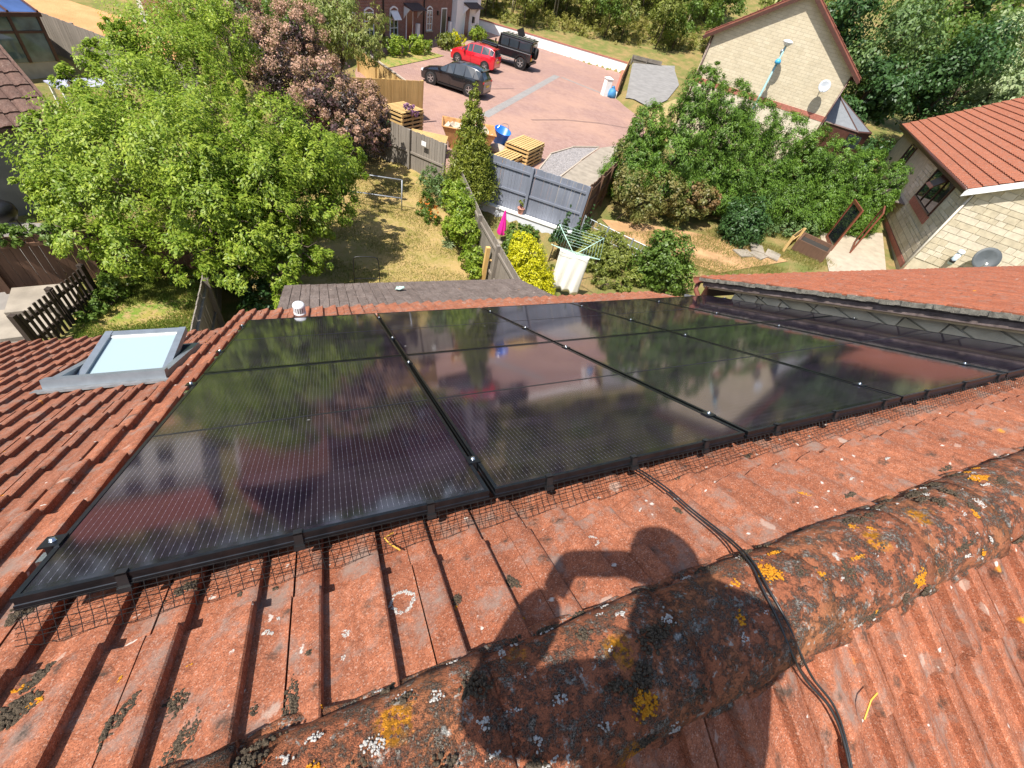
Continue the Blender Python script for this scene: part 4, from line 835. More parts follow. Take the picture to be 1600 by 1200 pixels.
# conifer hedge on the right
HG = [(15.6, 15.5, [-1.3, -2.3, -3.4, -4.5], 1.4), (17.1, 15.3, [-1.5, -2.5, -3.6, -4.6], 1.45), (18.6, 15.0, [-1.8, -2.8, -3.8, -4.7], 1.5), (20.2, 14.6, [-2.1, -3.0, -3.9, -4.7], 1.45), (21.8, 14.1, [-2.3, -3.2, -4.0, -4.7], 1.4), (23.4, 13.7, [-2.5, -3.4, -4.1, -4.8], 1.35), (25.0, 13.3, [-2.7, -3.6, -4.2, -4.8], 1.25), (26.6, 12.9, [-2.9, -3.8, -4.4, -4.9], 1.1), (14.2, 16.3, [-2.9, -3.6, -4.3, -4.9], 1.15)]
HL = ['tallest conifer of the hedge, at its left end', 'conifer of the hedge, second from its left end', 'conifer of the hedge, third from its left end', 'conifer of the hedge, fourth from its left end', 'conifer of the hedge, fourth from the stone house', 'conifer of the hedge, third from the stone house', 'conifer of the hedge, second from the stone house', 'lowest conifer of the hedge, right against the stone house', 'low bushy conifer left of the tallest hedge conifer, by the brown fence']
for i, (x, y, zs, r) in enumerate(HG):
    o = thing('hedge_conifer', HL[i], 'conifer', group='conifer hedge')
    bl = [(x + random.uniform(-.2, .2), y + random.uniform(-.2, .2), z, r * (.62 + .15 * j), r * (.62 + .15 * j), .95) for j, z in enumerate(zs)]
    if i == 0: bl = [(15.5, 15.5, -.9, .4, .4, .7)] + bl
    limbs(o, (x, y, H(x, y)), [(b[0], b[1], b[2], .5) for b in bl], .12, seed=50 + i)
    leaf_cloud('foliage', bl, 38000, .115, G_LEYL, o, 60 + i, aspect=4.2, shell=.82, clr=.17, droop=.3, up=.7, per=50, jitter=.7)
bush('brownish green bushes at the foot of the hedge by the broken fence', [(12.9, 14.6, -4.6, .75), (14.66, 14.2, -4.7, .85), (16.2, 13.8, -4.8, .8), (13.9, 16.6, -4.0, .7), (13.5, 14.0, -5.2, .7), (15.4, 13.7, -5.2, .6)], 10000, .12, leaf_mat('brownish_green_leaves', (.10, .14, .03), (.20, .20, .06), (.26, .16, .06), .25, 1.6), 31)
bush('dry orange brown bush between the hedge and the round shrub', [(15.9, 13.9, -4.5, .5), (16.8, 13.7, -4.7, .5)], 2600, .11, G_BROWN, 32)
bush('round dark glossy bush in front of the conifer hedge', [(18.23, 12.6, -4.9, .95), (18.0, 12.3, -5.2, .95), (18.6, 12.5, -5.3, .8)], 8500, .12, G_DARK, 33)
bush('ivy spreading over the bank below the hedge', [(20.4, 12.8, -5.5, .7, .5, .35), (21.6, 12.6, -5.4, .7, .5, .35), (22.6, 12.4, -5.2, .6, .5, .4), (19.4, 13.0, -5.5, .6, .4, .3)], 5200, .10, G_SAGE, 34, name='ivy')
bush('ivy hedge on top of the brown fence at the left', [(-6.3, 10.4, -5.0, .5, .3, .25), (-5.5, 10.55, -4.95, .5, .3, .22), (-4.8, 10.75, -5.0, .45, .3, .25)], 4200, .08, G_MID, 35, name='ivy')
bush('leafy weeds behind the picket fence', [(-4.0, 9.5, -6.0, .3), (-3.9, 10.1, -6.0, .35), (-2.6, 10.4, -6.0, .3), (-3.4, 10.6, -5.95, .35), (-4.2, 9.0, -6.05, .22)], 3200, .08, G_MID, 36)
bush('dark shrubs filling the shade between the gardens', [(-1.0, 9.6, -5.6, .5), (-.8, 8.6, -5.8, .45), (-1.3, 10.6, -5.7, .5)], 3600, .10, G_DARK, 37)
for i, (x, y, lab, m_) in enumerate([(8.6, 38.4, 'clipped light green bush below the open casement window', G_CHERRY), (11.7, 41.6, 'yellow green bush in front of the black front door', G_OLIVE), (12.5, 42.6, 'yellowish bush next to the red car', G_YELLOW), (16.0, 47.6, 'light green bush against the white end house', G_CHERRY), (6.6, 36.6, 'small light green bush at the near end of the terrace lawn', G_CHERRY)]):
    z = H(x, y); bush(lab, [(x, y, z + .5, .75, .75, .5), (x + .7, y + .7, z + .5, .7, .7, .5), (x + .3, y + .3, z + .7, .5)], 2600, .14, m_, 70 + i)

# woods on the slope beyond the white wall
rr = random.Random(21)
def wood_tree(label, group, x, y, h, r, mat, n, size, seed, zb=None, th=.1, **k):
    z = H(x, y) if zb is None else zb; bl = []
    r_ = random.Random(seed)
    for j in range(6):
        f = .38 + .6 * j / 5; a = r_.uniform(0, 6.28); q = r * (.55 if j < 5 else .1)
        bl.append((x + math.cos(a) * q, y + math.sin(a) * q, z + h * f, r * r_.uniform(.5, .75), r * r_.uniform(.5, .75), h * .17))
    return tree('broadleaf_tree', label, 'tree', (x, y, z), bl, n, size, mat, th, seed, group, (x, y, z + h * .75), shell=.3, **k)
for i in range(62):
    a = rr.uniform(0, 1); dpt = rr.uniform(0, 1) ** 1.5
    x = 17 + a * 26 + dpt * 18; y = 56.0 - a * 9.2 + dpt * 26
    wood_tree('scrubby tree among the wood on the slope above the white wall', 'scrub wood above the white wall', x, y, rr.uniform(3.5, 6.5) + dpt * 4, rr.uniform(1.3, 2.2) + dpt, rr.choice([G_OLIVE, G_OLIVE, G_CHERRY, G_MID, G_PEACH]), 3600, .22 + .1 * dpt, 100 + i, th=.07, clr=.34)
# low scrub and long grass on that slope
bl = []
for i in range(420):
    a = rr.uniform(0, 1); d_ = rr.uniform(0, 1) ** 1.4; x = 17.8 + a * 25 + d_ * 16; y = 55.7 - a * 9.3 + d_ * 20 + rr.uniform(0, .6)
    bl.append((x, y, H(x, y) + .3, rr.uniform(.7, 1.4), rr.uniform(.7, 1.4), rr.uniform(.4, 1.0)))
tag(leaf_cloud('undergrowth', bl, 90000, .21, leaf_mat('rough_undergrowth', (.19, .22, .03), (.36, .35, .08), (.33, .24, .09), .28, .5), None, 77, aspect=3.5, droop=-.5, shell=.2), kind='stuff')
# pale bare stems standing in the wood
for i in range(14):
    a = rr.uniform(0, 1); x = 18 + a * 24; y = 57 - a * 9 + rr.uniform(0, 5); z = H(x, y); h = rr.uniform(3, 6)
    tag(MB().tube([(x, y, z - .1), (x + rr.uniform(-.2, .2), y, z + h * .5), (x + rr.uniform(-.6, .6), y + rr.uniform(-.3, .3), z + h)], [.07, .055, .02], 6).obj('sapling', plain('pale_stem', (.42, .36, .25), .9) if i == 0 else bpy.data.materials['pale_stem'], None, True), 'thin pale bare sapling stem standing in the scrub wood', 'sapling', 'bare stems in the wood')
# dark trees behind the houses on the right
RT = [(38, 29, 8.0, 3.0, G_DARK, 'tall dark green tree right behind the cream gable'), (41.5, 26.5, 8.5, 3.2, G_SAGE, 'big grey green tree in the middle of the right hand trees'), (44, 23, 8.0, 3.2, G_DARK, 'big dark green tree behind the stone house roof'), (47.5, 24.0, 8.5, 3.0, G_PALE, 'pale cream flowering tree at the upper right'), (45.5, 20.5, 6.2, 2.6, G_PALE, 'lower pale flowering tree just above the red roof'), (38.5, 24, 5.4, 2.3, G_DARK, 'dark bushy tree in the shade beside the small conservatory'), (50, 31, 9.5, 3.6, G_MID, 'mid green tree far behind the dark trees'), (34.8, 24.5, 4.2, 1.6, G_MID, 'small green tree next to the cream gable wall'), (52, 27, 8.5, 3.0, G_MID, 'green tree at the top right corner of the view'), (44, 35, 9, 3.4, G_OLIVE, 'olive green tree on the skyline behind the gable roof'), (51, 19, 6.5, 2.6, G_OLIVE, 'olive tree behind the far end of the red roof'), (36, 33, 8, 2.6, G_OLIVE, 'olive green tree to the left of the dark trees')]
for i, (x, y, h, r, m_, lab) in enumerate(RT):
    wood_tree(lab, None, x, y, h + (-4.2 - H(x, y)) * 0, r, m_, 9000, .27, 200 + i, zb=min(H(x, y), -3.2), th=.2, clr=.3, droop=.2)
tag(leaf_cloud('undergrowth', [(34 + i * 1.6, 21.5 + 1.2 * math.sin(i * 2.1), -4.0 + .2 * i * 0, 1.6, 1.6, 1.2) for i in range(11)], 9000, .24, G_DARK, None, 78, aspect=2), kind='stuff')
# skyline woods beyond everything, mirrored in the panels
for i in range(46):
    az = rad(-42 + i * 2.9 + rr.uniform(-1, 1)); d_ = rr.uniform(85, 125); x = d_ * math.sin(az); y = d_ * math.cos(az)
    wood_tree('distant tree of the skyline wood', 'skyline wood', x, y, rr.uniform(8, 13), rr.uniform(3.5, 5), rr.choice([G_MID, G_OLIVE, G_DARK]), 900, .9, 300 + i, th=.25, clr=.4)
# short grass on the two lawns
G_GRASS2 = leaf_mat('green_grass_blades', (.10, .19, .025), (.26, .30, .06), (.30, .25, .07), .25, 2.0)
def grass(poly_fn, n, seed, h, gm=G_GRASS):
    rg = np.random.default_rng(seed); pts = poly_fn(rg, n); z = hgt(pts[:, 0], pts[:, 1]) + .02
    a = rg.random(n) * 6.28; wd = .006 + .006 * rg.random(n); hh = h * (.4 + rg.random(n)); lean = (rg.random((n, 2)) - .5) * hh[:, None] * 1.2
    dx, dy = np.cos(a) * wd, np.sin(a) * wd
    v = np.stack([np.stack([pts[:, 0] - dx, pts[:, 1] - dy, z], 1), np.stack([pts[:, 0] + dx, pts[:, 1] + dy, z], 1), np.stack([pts[:, 0] + lean[:, 0], pts[:, 1] + lean[:, 1], z + hh], 1)], 1).reshape(-1, 3)
    me = bpy.data.meshes.new('grass'); me.vertices.add(3 * n); me.vertices.foreach_set('co', v.astype(np.float32).ravel()); me.loops.add(3 * n); me.loops.foreach_set('vertex_index', np.arange(3 * n, dtype=np.int32))
    me.polygons.add(n); me.polygons.foreach_set('loop_start', np.arange(0, 3 * n, 3, dtype=np.int32)); me.polygons.foreach_set('loop_total', np.full(n, 3, np.int32)); me.update(calc_edges=True); me.materials.append(gm)
    tag(link(bpy.data.objects.new('grass', me)), kind='stuff')
def in_rect(x0, x1, y0, y1, dens=None):
    def f(rg, n):
        out = np.zeros((0, 2))
        while len(out) < n:
            p = np.stack([rg.uniform(x0, x1, 2 * n), rg.uniform(y0, y1, 2 * n)], 1)
            q = np.sin(p[:, 0] * 2.3 + np.sin(p[:, 1] * 1.7) * 2) + np.sin(p[:, 1] * 2.9 + p[:, 0]) + rg.normal(size=2 * n) * .7
            out = np.concatenate([out, p[q > -.2]])
        return out[:n]
    return f
grass(in_rect(-.9, 4.9, 7.8, 18.3), 45000, 5, .045)
grass(in_rect(-4.4, -2.0, 8.3, 10.7), 30000, 6, .055, G_GRASS2)
grass(in_rect(10.8, 22, 9.6, 13.4), 26000, 7, .10)

# ------------------------------------------------------------------ fences
def plank_mesh(w, th, mat, nm='plank', top=0):
    mb = MB(); hw, ht = w / 2, th / 2
    P = [(-hw, -ht), (hw, -ht), (hw, ht), (-hw, ht)]
    V = [(x, y, 0) for x, y in P] + [(x, y, 1 - top) for x, y in P]
    F = [(3, 2, 1, 0), (0, 1, 5, 4), (1, 2, 6, 5), (2, 3, 7, 6), (3, 0, 4, 7), (4, 5, 6, 7)]
    me = bpy.data.meshes.new(nm); me.from_pydata(V, [], F); me.update(); me.materials.append(mat); return me
def fence(label, pts, ztop, mat, pw=.11, gap=.004, name='fence', post=1.8, rails=(.25, .62, .9), side=-1, zbase=None, postmat=None, rag=.012, pieces='plank', th=.022, cap=None):
    f = thing(name, label, 'fence'); pm = plank_mesh(pw, th, mat, pieces); pst = plank_mesh(.1, .1, postmat or mat, 'post')
    rr = random.Random(len(label))
    for (a, b) in zip(pts[:-1], pts[1:]):
        za, zb = (ztop, ztop) if not hasattr(ztop, '__len__') else ztop
        A, Bp = Vector(a), Vector(b); d = Bp - A; L = d.length; d.normalize(); nrm = Vector((d.y, -d.x)) * (1 if side < 0 else -1)
        ang = math.atan2(d.y, d.x); n = int(L / (pw + gap))
        for i in range(n):
            s = (i + .5) * L / n; p = A + d * s; zt = za + (zb - za) * s / L + rr.uniform(-rag, rag); z0 = (H(p.x, p.y) if zbase is None else zbase) + .01
            inst(pieces, pm, f, Matrix.Translation((p.x, p.y, z0)) @ Matrix.Rotation(ang + rr.uniform(-.02, .02), 4, 'Z') @ Matrix.Rotation(rr.uniform(-.006, .006), 4, 'Y') @ Matrix.Diagonal((1, 1, zt - z0, 1)))
        k = max(1, round(L / post))
        for i in range(k + 1):
            p = A + d * (L * i / k) + nrm * (.065); z0 = H(p.x, p.y) - .05 if zbase is None else zbase
            inst('post', pst, f, Matrix.Translation((p.x, p.y, z0)) @ Matrix.Rotation(ang, 4, 'Z') @ Matrix.Diagonal((1, 1, za + (zb - za) * i / k + .01 - z0, 1)))
        for r in rails:
            m = A.lerp(Bp, .5) + nrm * .034; z0 = H(m.x, m.y) if zbase is None else zbase; z = z0 + ((za + zb) / 2 - z0) * r
            MB().box((0, 0, 0), (L, .042, .075)).obj('rail', postmat or mat, f, mw=Matrix.Translation((m.x, m.y, z)) @ Matrix.Rotation(ang, 4, 'Z'))
        if cap:
            m = A.lerp(Bp, .5); MB().box((0, 0, 0), (L, .09, .06)).obj('cap_rail', cap, f, mw=Matrix.Translation((m.x, m.y, (za + zb) / 2 + .03)) @ Matrix.Rotation(ang, 4, 'Z'))
    return f
fence('grey painted board fence above the lilac white garden wall', [(6.55, 15.85), (10.05, 13.1)], -4.2, FENCE_G, .12, .003, zbase=-6.0, rails=(.42, .86), side=-1)
fence('brown leaning fence with ragged top running back from the grey fence', [(10.05, 13.1), (13.75, 16.85)], (-4.2, -4.35), FENCE_B, .13, .004, side=-1, rag=.05, zbase=-6.1)
fence('narrow slatted grey fence between the lawn and the neighbour', [(5.35, 7.8), (5.4, 11.5), (5.7, 15.4)], -4.65, FENCE_W, .07, .012, rails=(.3, .85), side=1, rag=.006)
fence('weathered fence behind the lawn under the smoke bush', [(1.2, 20.3), (3.3, 19.6), (5.6, 17.0)], -4.5, FENCE_W, .12, .004, rails=(.5,), rag=.02, zbase=-6.15)
fence('dark brown plank fence at the far left under ivy', [(-7.4, 9.9), (-4.3, 10.75), (-2.3, 11.0)], -4.95, FENCE_B, .14, .006, rails=(.85,), side=-1, rag=.02)
fence('grey plank fence between the small lawn and the dark garden', [(-1.78, 6.2), (-1.75, 8.6), (-1.9, 11.2)], -4.85, FENCE_W, .14, .003, rails=(.35, .85), side=-1)
fence('low dark picket fence beside the stone slabs', [(-4.75, 8.2), (-4.15, 9.9)], -5.3, DARKWOOD, .06, .06, name='picket_fence', rails=(.3, .75), post=.9, pieces='picket', rag=.02, side=1)
fence('new yellow timber fence beside the slatted planters', [(2.2, 22.3), (6.05, 23.65)], -3.95, FENCE_Y, .10, .004, rails=(.2, .8), side=1, rag=.004, post=1.9)
fence('pale timber fence with white coping running towards the terrace', [(5.95, 23.9), (3.9, 31.4)], -4.45, FENCE_P, .14, .003, rails=(), side=1, rag=.004, cap=EDGE, post=2.4)
fence('long grey panel fence in front of the bare earth', [(-10.8, 29.5), (-5.0, 24.1), (-3.2, 22.8)], -4.45, FENCE_W, .15, .004, rails=(.15, .9), side=1, post=1.9)
fence('brown board panels on top of the low white return wall', [(24.5, 34.9), (31.5, 44.9)], -3.95, FENCE_Y, .16, .03, zbase=-4.95, rails=(.1, .5, .92), side=-1, post=1.7, postmat=FENCE_B)
fence('grey timber screen at the end of the brown board panels', [(31.8, 45.0), (35.0, 44.4)], -3.6, FENCE_W, .16, .004, rails=(.5,), side=-1)
fence('short brown fence on the bank near the patio doors', [(19.9, 11.2), (21.6, 12.0)], -5.0, FENCE_P, .14, .004, rails=(.5,), side=-1)
# walls
def wall(name, label, a, b, z0, z1, th, mat, cap=None, capmat=None, capw=.08):
    o = thing(name, label, 'wall'); d = Vector((b[0] - a[0], b[1] - a[1])); m = frame_m((a[0], a[1], 0), d)
    MB().mm((0, -th / 2, z0), (d.length, th / 2, z1)).obj('body', mat, o, mw=m)
    if cap: MB().mm((-.02, -th / 2 - capw / 2, z1 + .002), (d.length + .02, th / 2 + capw / 2, z1 + cap)).obj('coping', capmat, o, mw=m)
    return o
COPE = plain('red_brick_coping', (.36, .13, .09), .85, 0, .25, 9)
wall('garden_wall', 'lilac white painted low wall under the grey fence', (6.35, 15.85), (9.95, 12.95), -7.2, -6.02, .16, RENDER_L, .05, RENDER_W)
wall('retaining_wall', 'long white rendered wall with red coping behind the parked cars', (17.8, 54.4), (31.5, 44.9), -5.9, -4.35, .25, RENDER_W, .07, COPE)
wall('retaining_wall', 'low white wall carrying the brown board panels', (31.3, 45.1), (24.3, 34.7), -5.9, -5.0, .22, RENDER_W, .05, COPE)
B_ = thing('gate_pillar', 'short white pillar beside the blue sack', 'pillar', (23.6, 35.2, H(23.6, 35.2)))
MB().mm((-.25, -.25, 0), (.25, .25, 1.15)).obj('shaft', RENDER_W, B_); MB().lathe([(.40, 1.15), (.42, 1.2), (.0, 1.34)], 4, Matrix.Rotation(rad(45), 4, 'Z')).obj('cap', RENDER_W, B_)
BLUEP = plain('blue_plastic', (.02, .16, .62), .4, 0, .15, 4)
mb = MB().lathe([(0, 0), (.28, .02), (.33, .25), (.27, .55), (.12, .7), (.15, .78), (0, .76)], 12); sk_ = mb.obj('sack', plain('blue_sack', (.06, .25, .5), .6), None, True)
for v in sk_.data.vertices: v.co += Vector([random.uniform(-.05, .05) for _ in range(3)])
sk_.location = (24.05, 34.85, H(24.05, 34.85)); tag(sk_, 'crumpled blue sack leaning by the white pillar', 'sack')

# ------------------------------------------------------------------ buildings
def opening(par, s0, s1, z0, z1, y, fr, name='window', frame=.06, bars=(1, 1), glass=GLASS, sill=None, depth=.05):
    """window or glazed unit in the local frame of a wall whose outside is -y"""
    f = MB().mm((s0, y - depth, z0), (s0 + frame, y + .02, z1)).mm((s1 - frame, y - depth, z0), (s1, y + .02, z1)).mm((s0 + frame + .001, y - depth + .002, z0), (s1 - frame - .001, y + .02, z0 + frame)).mm((s0 + frame + .001, y - depth + .002, z1 - frame), (s1 - frame - .001, y + .02, z1))
    for i in range(1, bars[0]): x = s0 + (s1 - s0) * i / bars[0]; f.mm((x - .02, y - depth + .004, z0 + frame + .001), (x + .02, y + .015, z1 - frame - .001))
    for i in range(1, bars[1]): z = z0 + (z1 - z0) * i / bars[1]; f.mm((s0 + frame + .001, y - depth + .006, z - .018), (s1 - frame - .001, y + .012, z + .018))
    w_ = f.obj(name, fr, par); raw('pane', [(s0 + .01, y - .012, z0 + .01), (s1 - .01, y - .012, z0 + .01), (s1 - .01, y - .012, z1 - .01), (s0 + .01, y - .012, z1 - .01)], [(0, 1, 2, 3)], glass, w_)
    if sill: MB().mm((s0 - .08, y - .12, z0 - .09), (s1 + .08, y + .0, z0 - .002)).obj('sill', sill, w_)
    return w_
def door(par, s0, s1, z0, z1, y, mat, fr=WHITEP):
    MB().mm((s0 - .07, y - .05, z0), (s0, y, z1 + .07)).mm((s1, y - .05, z0), (s1 + .07, y, z1 + .07)).mm((s0 + .001, y - .049, z1), (s1 - .001, y, z1 + .07)).obj('door_frame', fr, par)
    d = MB().mm((s0 + .004, y - .035, z0 + .01), (s1 - .004, y - .003, z1 - .004)).obj('door', mat, par)
    MB().mm((s0 + .12, y - .043, z0 + .2), (s1 - .12, y - .036, z0 + .85)).mm((s0 + .12, y - .043, z0 + 1.0), (s0 + .42, y - .036, z1 - .2)).mm((s1 - .42, y - .043, z0 + 1.0), (s1 - .12, y - .036, z1 - .2)).obj('door_panel', mat, d)
    MB().box((s1 - .08, y - .05, z0 + 1.0), (.03, .03, .14)).obj('handle', STEEL, d); return d
def canopy(par, s0, s1, z, y, mat):
    c = MB().prism([(s0, y - .75, z), (s0, y, z + .28), (s0, y, z + .2), (s0, y - .75, z - .06)], (0, 0, 0), (s1 - s0, 0, 0)).obj('canopy', mat, par)
    for s in (s0 + .05, s1 - .1): MB().prism([(s, y - .6, z - .02), (s, y - .5, z - .02), (s, y - .06, z - .5), (s, y, z - .62), (s, y, z + .1)], (0, 0, 0), (.05, 0, 0)).obj('bracket', WHITEP, c)
def gable_roof(par, x0, x1, y0, y1, ze, zr, mat, over=.3, vo=.25, name='roof', courses=0):
    ym = (y0 + y1) / 2; k = (zr - ze) / (ym - y0); a, b = y0 - over, y1 + over; zo = ze - over * k
    r = MB().prism([(x0 - vo, a, zo + .10), (x0 - vo, ym, zr + .10), (x0 - vo, b, zo + .10), (x0 - vo, b, zo), (x0 - vo, ym, zr), (x0 - vo, a, zo)], (0, 0, 0), (x1 - x0 + 2 * vo, 0, 0)).obj(name, mat, par)
    if courses:
        L = math.hypot(ym - a, zr - zo); n = courses; nx_ = int((x1 - x0 + 2 * vo) / .3); an = math.atan2(zr - zo, ym - a); pr = [(0, 0), (.06, .0), (.12, .03), (.22, .035), (.29, .028), (.3, 0)]
        for sgn in (1, -1):
            V = []; F = []; xs = [x0 - vo + .3 * i + p for i in range(nx_) for p, _ in pr]; zz = [q for i in range(nx_) for _, q in pr]; m_ = len(xs)
            for ff, dz in ((0, .045), (L / n + .03, .012)):
                V += [(x, ff, h + dz) for x, h in zip(xs, zz)]
            V += [(x, -.001, h + .02) for x, h in zip(xs, zz)]
            F = [(i, i + 1, m_ + i + 1, m_ + i) for i in range(m_ - 1)] + [(2 * m_ + i, 2 * m_ + i + 1, i + 1, i) for i in range(m_ - 1)]
            me = bpy.data.meshes.new('tile_course'); me.from_pydata(V, [], F); me.update(); me.materials.append(mat)
            for k_ in range(n):
                o_y = a if sgn > 0 else b; m4 = Matrix.Translation((0, o_y, zo + .10)) @ (Matrix.Scale(-1, 4, Vector((0, 1, 0))) if sgn < 0 else Matrix()) @ Matrix.Rotation(an, 4, 'X') @ Matrix.Translation((0, k_ * L / n, 0))
                inst('tile_course', me, r, m4)
    return r
ROOFDARK = plain('dark_slate_roof', (.09, .065, .06), .8, 0, .25, 4, .2, .4)
ROOFRED = plain('red_brown_tiles', (.27, .10, .07), .85, 0, .25, 3, .2, .4)
# brick terrace with white end house
TM = frame_m((7.53, 39.95, 0), (.6314, .7754))
tr = thing('terrace_house', 'red brick terrace with white arched windows and canopied doors', 'house'); tr.matrix_world = TM
MB().mm((-13, .0, -6), (9.45, 8, .2)).obj('wall', REDBRICK, tr)
gable_roof(tr, -13, 9.4, 0, 8, .2, 3.4, ROOFDARK)
BD = plain('maroon_door', (.16, .03, .025), .4); KD = plain('black_door', (.015, .016, .017), .35)
for s0, s1, z0, z1 in ((-4.2, -3.1, -4.85, -3.45), (-1.0, .1, -4.85, -3.4), (4.65, 5.65, -4.7, -3.4), (-8.2, -7.1, -4.85, -3.45)):
    w_ = opening(tr, s0, s1, z0, z1, 0, WHITEP, bars=(2, 3), sill=EDGE)
    n_ = 9; arc = [(s0 + (s1 - s0) * i / n_, 0, z1 + .16 * math.sin(math.pi * i / n_) + .005) for i in range(n_ + 1)]
    MB().prism([(p[0], -.05, p[2]) for p in arc] + [(p[0], -.05, p[2] + .09) for p in arc[::-1]], (0, 0, 0), (0, .05, 0)).obj('arch', WHITEP, w_)
ws = MB().box((-.45, -.22, -3.66), (1.0, .05, .5), Matrix.Rotation(rad(-38), 3, 'X')).obj('open_casement', WHITEP, tr)
door(tr, 1.4, 2.3, -5.35, -3.4, 0, BD); canopy(tr, .95, 3.25, -3.25, 0, ROOFDARK)
door(tr, 7.4, 8.3, -5.35, -3.35, 0, KD); door(tr, -6.2, -5.3, -5.5, -3.5, 0, BD)
for s in (3.1, 9.1): MB().mm((s - .22, -.16, -5.0), (s + .22, -.002, -4.2)).obj('meter_box', WHITEP, tr)
for s in (-1.9, 4.1): MB().tube([(s, -.07, .1), (s, -.07, -5.4)], .05, 8).obj('downpipe', BLACKPL, tr, True)
for s, z in ((3.6, -3.5), (6.6, -3.6), (8.85, -4.0)): MB().mm((s - .08, -.14, z - .14), (s + .08, -.002, z + .14)).obj('wall_lamp', BLACKPL, tr)
for s0, s1 in ((-4.2, -3.1), (-1.0, .1), (4.6, 5.7), (7.2, 8.3)): opening(tr, s0, s1, -2.0, -.7, 0, WHITEP, bars=(2, 2), sill=EDGE)
we = thing('terrace_house', 'white rendered end house of the terrace with maroon door', 'house'); we.matrix_world = TM
MB().mm((9.5, -.45, -6), (15.0, 8, .0)).obj('wall', RENDER_W, we); gable_roof(we, 9.5, 15, -.45, 8, .0, 3.2, ROOFDARK)
door(we, 11.4, 12.35, -5.25, -3.2, -.45, BD); canopy(we, 10.9, 14.0, -3.1, -.45, ROOFDARK)
MB().mm((13.2, -.62, -4.3), (13.5, -.452, -3.85)).obj('post_box', BLACKPL, we); opening(we, 10.2, 11.2, -2, -.8, -.45, WHITEP, bars=(2, 1))
MB().mm((10.2, -1.7, -5.45), (13.6, -.46, -5.28)).obj('doorstep', PATIO, we)
# white houses at the top left
for i, (p0, dr, L, lab) in enumerate([((-7.2, 35.4, 0), (1, -.12), 8.2, 'white rendered house behind the big green tree'), ((-21, 43, 0), (1, .05), 9.5, 'white rendered house beyond the bare earth')]):
    h_ = thing('white_house', lab, 'house'); h_.matrix_world = frame_m(p0, dr)
    MB().mm((0, 0, -6.5), (L, 7, -.2)).obj('wall', RENDER_W, h_); gable_roof(h_, 0, L, 0, 7, -.2, 2.3, ROOFRED)
    for s in (1.0, 4.2, 6.4):
        opening(h_, s, s + 1.1, -4.2, -3.0, 0, plain('grey_window_frame', (.3, .34, .36), .5) if i == 0 and s == 1.0 else bpy.data.materials['grey_window_frame'], bars=(2, 1), sill=EDGE); opening(h_, s, s + 1.1, -1.8, -.8, 0, bpy.data.materials['grey_window_frame'], bars=(2, 1), sill=EDGE)
    door(h_, 2.7, 3.6, -5.9, -3.8, 0, KD)
# house with cream stone gable
STW = brick_mat('cream_coursed_stone', (.55, .47, .33), (.61, .53, .385), (.46, .39, .275), .38, .14, .008)
Lp, gd = (21.94, 23.75), (.728, -.685)
gh = thing('gable_house', 'cream stone house seen gable end on above the conifer hedge', 'house'); GM = frame_m((Lp[0], Lp[1], 0), gd); gh.matrix_world = GM
GW, GE, GR = 7.66, .28, 2.7
MB().prism([(0, 0, -6.2), (GW, 0, -6.2), (GW, 0, GE), (GW / 2, 0, GR), (0, 0, GE)], (0, 0, 0), (0, 9, 0)).obj('wall', STW, gh)
for sgn in (1, -1):
    xa, xb = (-.38, GW / 2) if sgn > 0 else (GW + .38, GW / 2); k = (GR - GE) / (GW / 2); za = GE - .38 * k
    rf = MB().prism([(xa, -.28, za + .06), (xb, -.28, GR + .10), (xb, -.28, GR + .2), (xa, -.28, za + .16)], (0, 0, 0), (0, 9.6, 0)).obj('roof', ROOFRED, gh)
    n_ = 14
    for j in range(n_):
        f0 = j / n_; x_, z_ = xa + (xb - xa) * f0, za + .16 + (GR + .04 - za) * f0; x2, z2 = xa + (xb - xa) * (f0 + 1 / n_ + .01), za + .16 + (GR + .04 - za) * (f0 + 1 / n_ + .01)
        MB().prism([(x_, -.3, z_ + .045), (x2, -.3, z2 + .012), (x2, -.3, z2 + .002), (x_, -.3, z_ + .002)], (0, 0, 0), (0, 9.64, 0)).obj('tile_course', ROOFRED, rf)
    MB().prism([(xa, -.31, za - .12), (xb, -.31, GR - .1), (xb, -.31, GR + .095), (xa, -.31, za + .055)], (0, 0, 0), (0, .03, 0)).obj('bargeboard', BROWNPL, gh)
    MB().prism([(xa * .98, -.28, za + .0), (xb, -.28, GR + .02), (xb, -.28, GR + .06), (xa * .98, -.28, za + .04)], (0, 0, 0), (0, .28, 0)).obj('soffit', RENDER_W, gh)
    MB().tube([(xa, -.3, za + .0), (xa, 9.2, za + .0)], .06, 8).obj('gutter', BROWNPL, gh, True)
MB().mm((-.02, -.03, -1.98), (GW + .02, -.002, -1.72)).obj('brick_band', COPE, gh)
MB().mm((-.02, -.02, -2.9), (GW + .02, -.002, -1.985)).obj('lower_panel', STONE2, gh)
MB().tube([(.08, -.09, GE - .1), (.08, -.09, -5.5)], .04, 8).obj('downpipe', BROWNPL, gh, True)
MB().tube([(GW - .05, -.07, GE - .1), (GW - .05, -.07, -5.5)], .04, 8).obj('downpipe', BROWNPL, gh, True)
w_ = MB().mm((-.09, .9, -.9), (-.004, 2.2, .1)).obj('window', BROWNPL, gh); raw('pane', [(-.092, 1.0, -.8), (-.092, 2.1, -.8), (-.092, 2.1, 0), (-.092, 1.0, 0)], [(3, 2, 1, 0)], GLASS, w_)
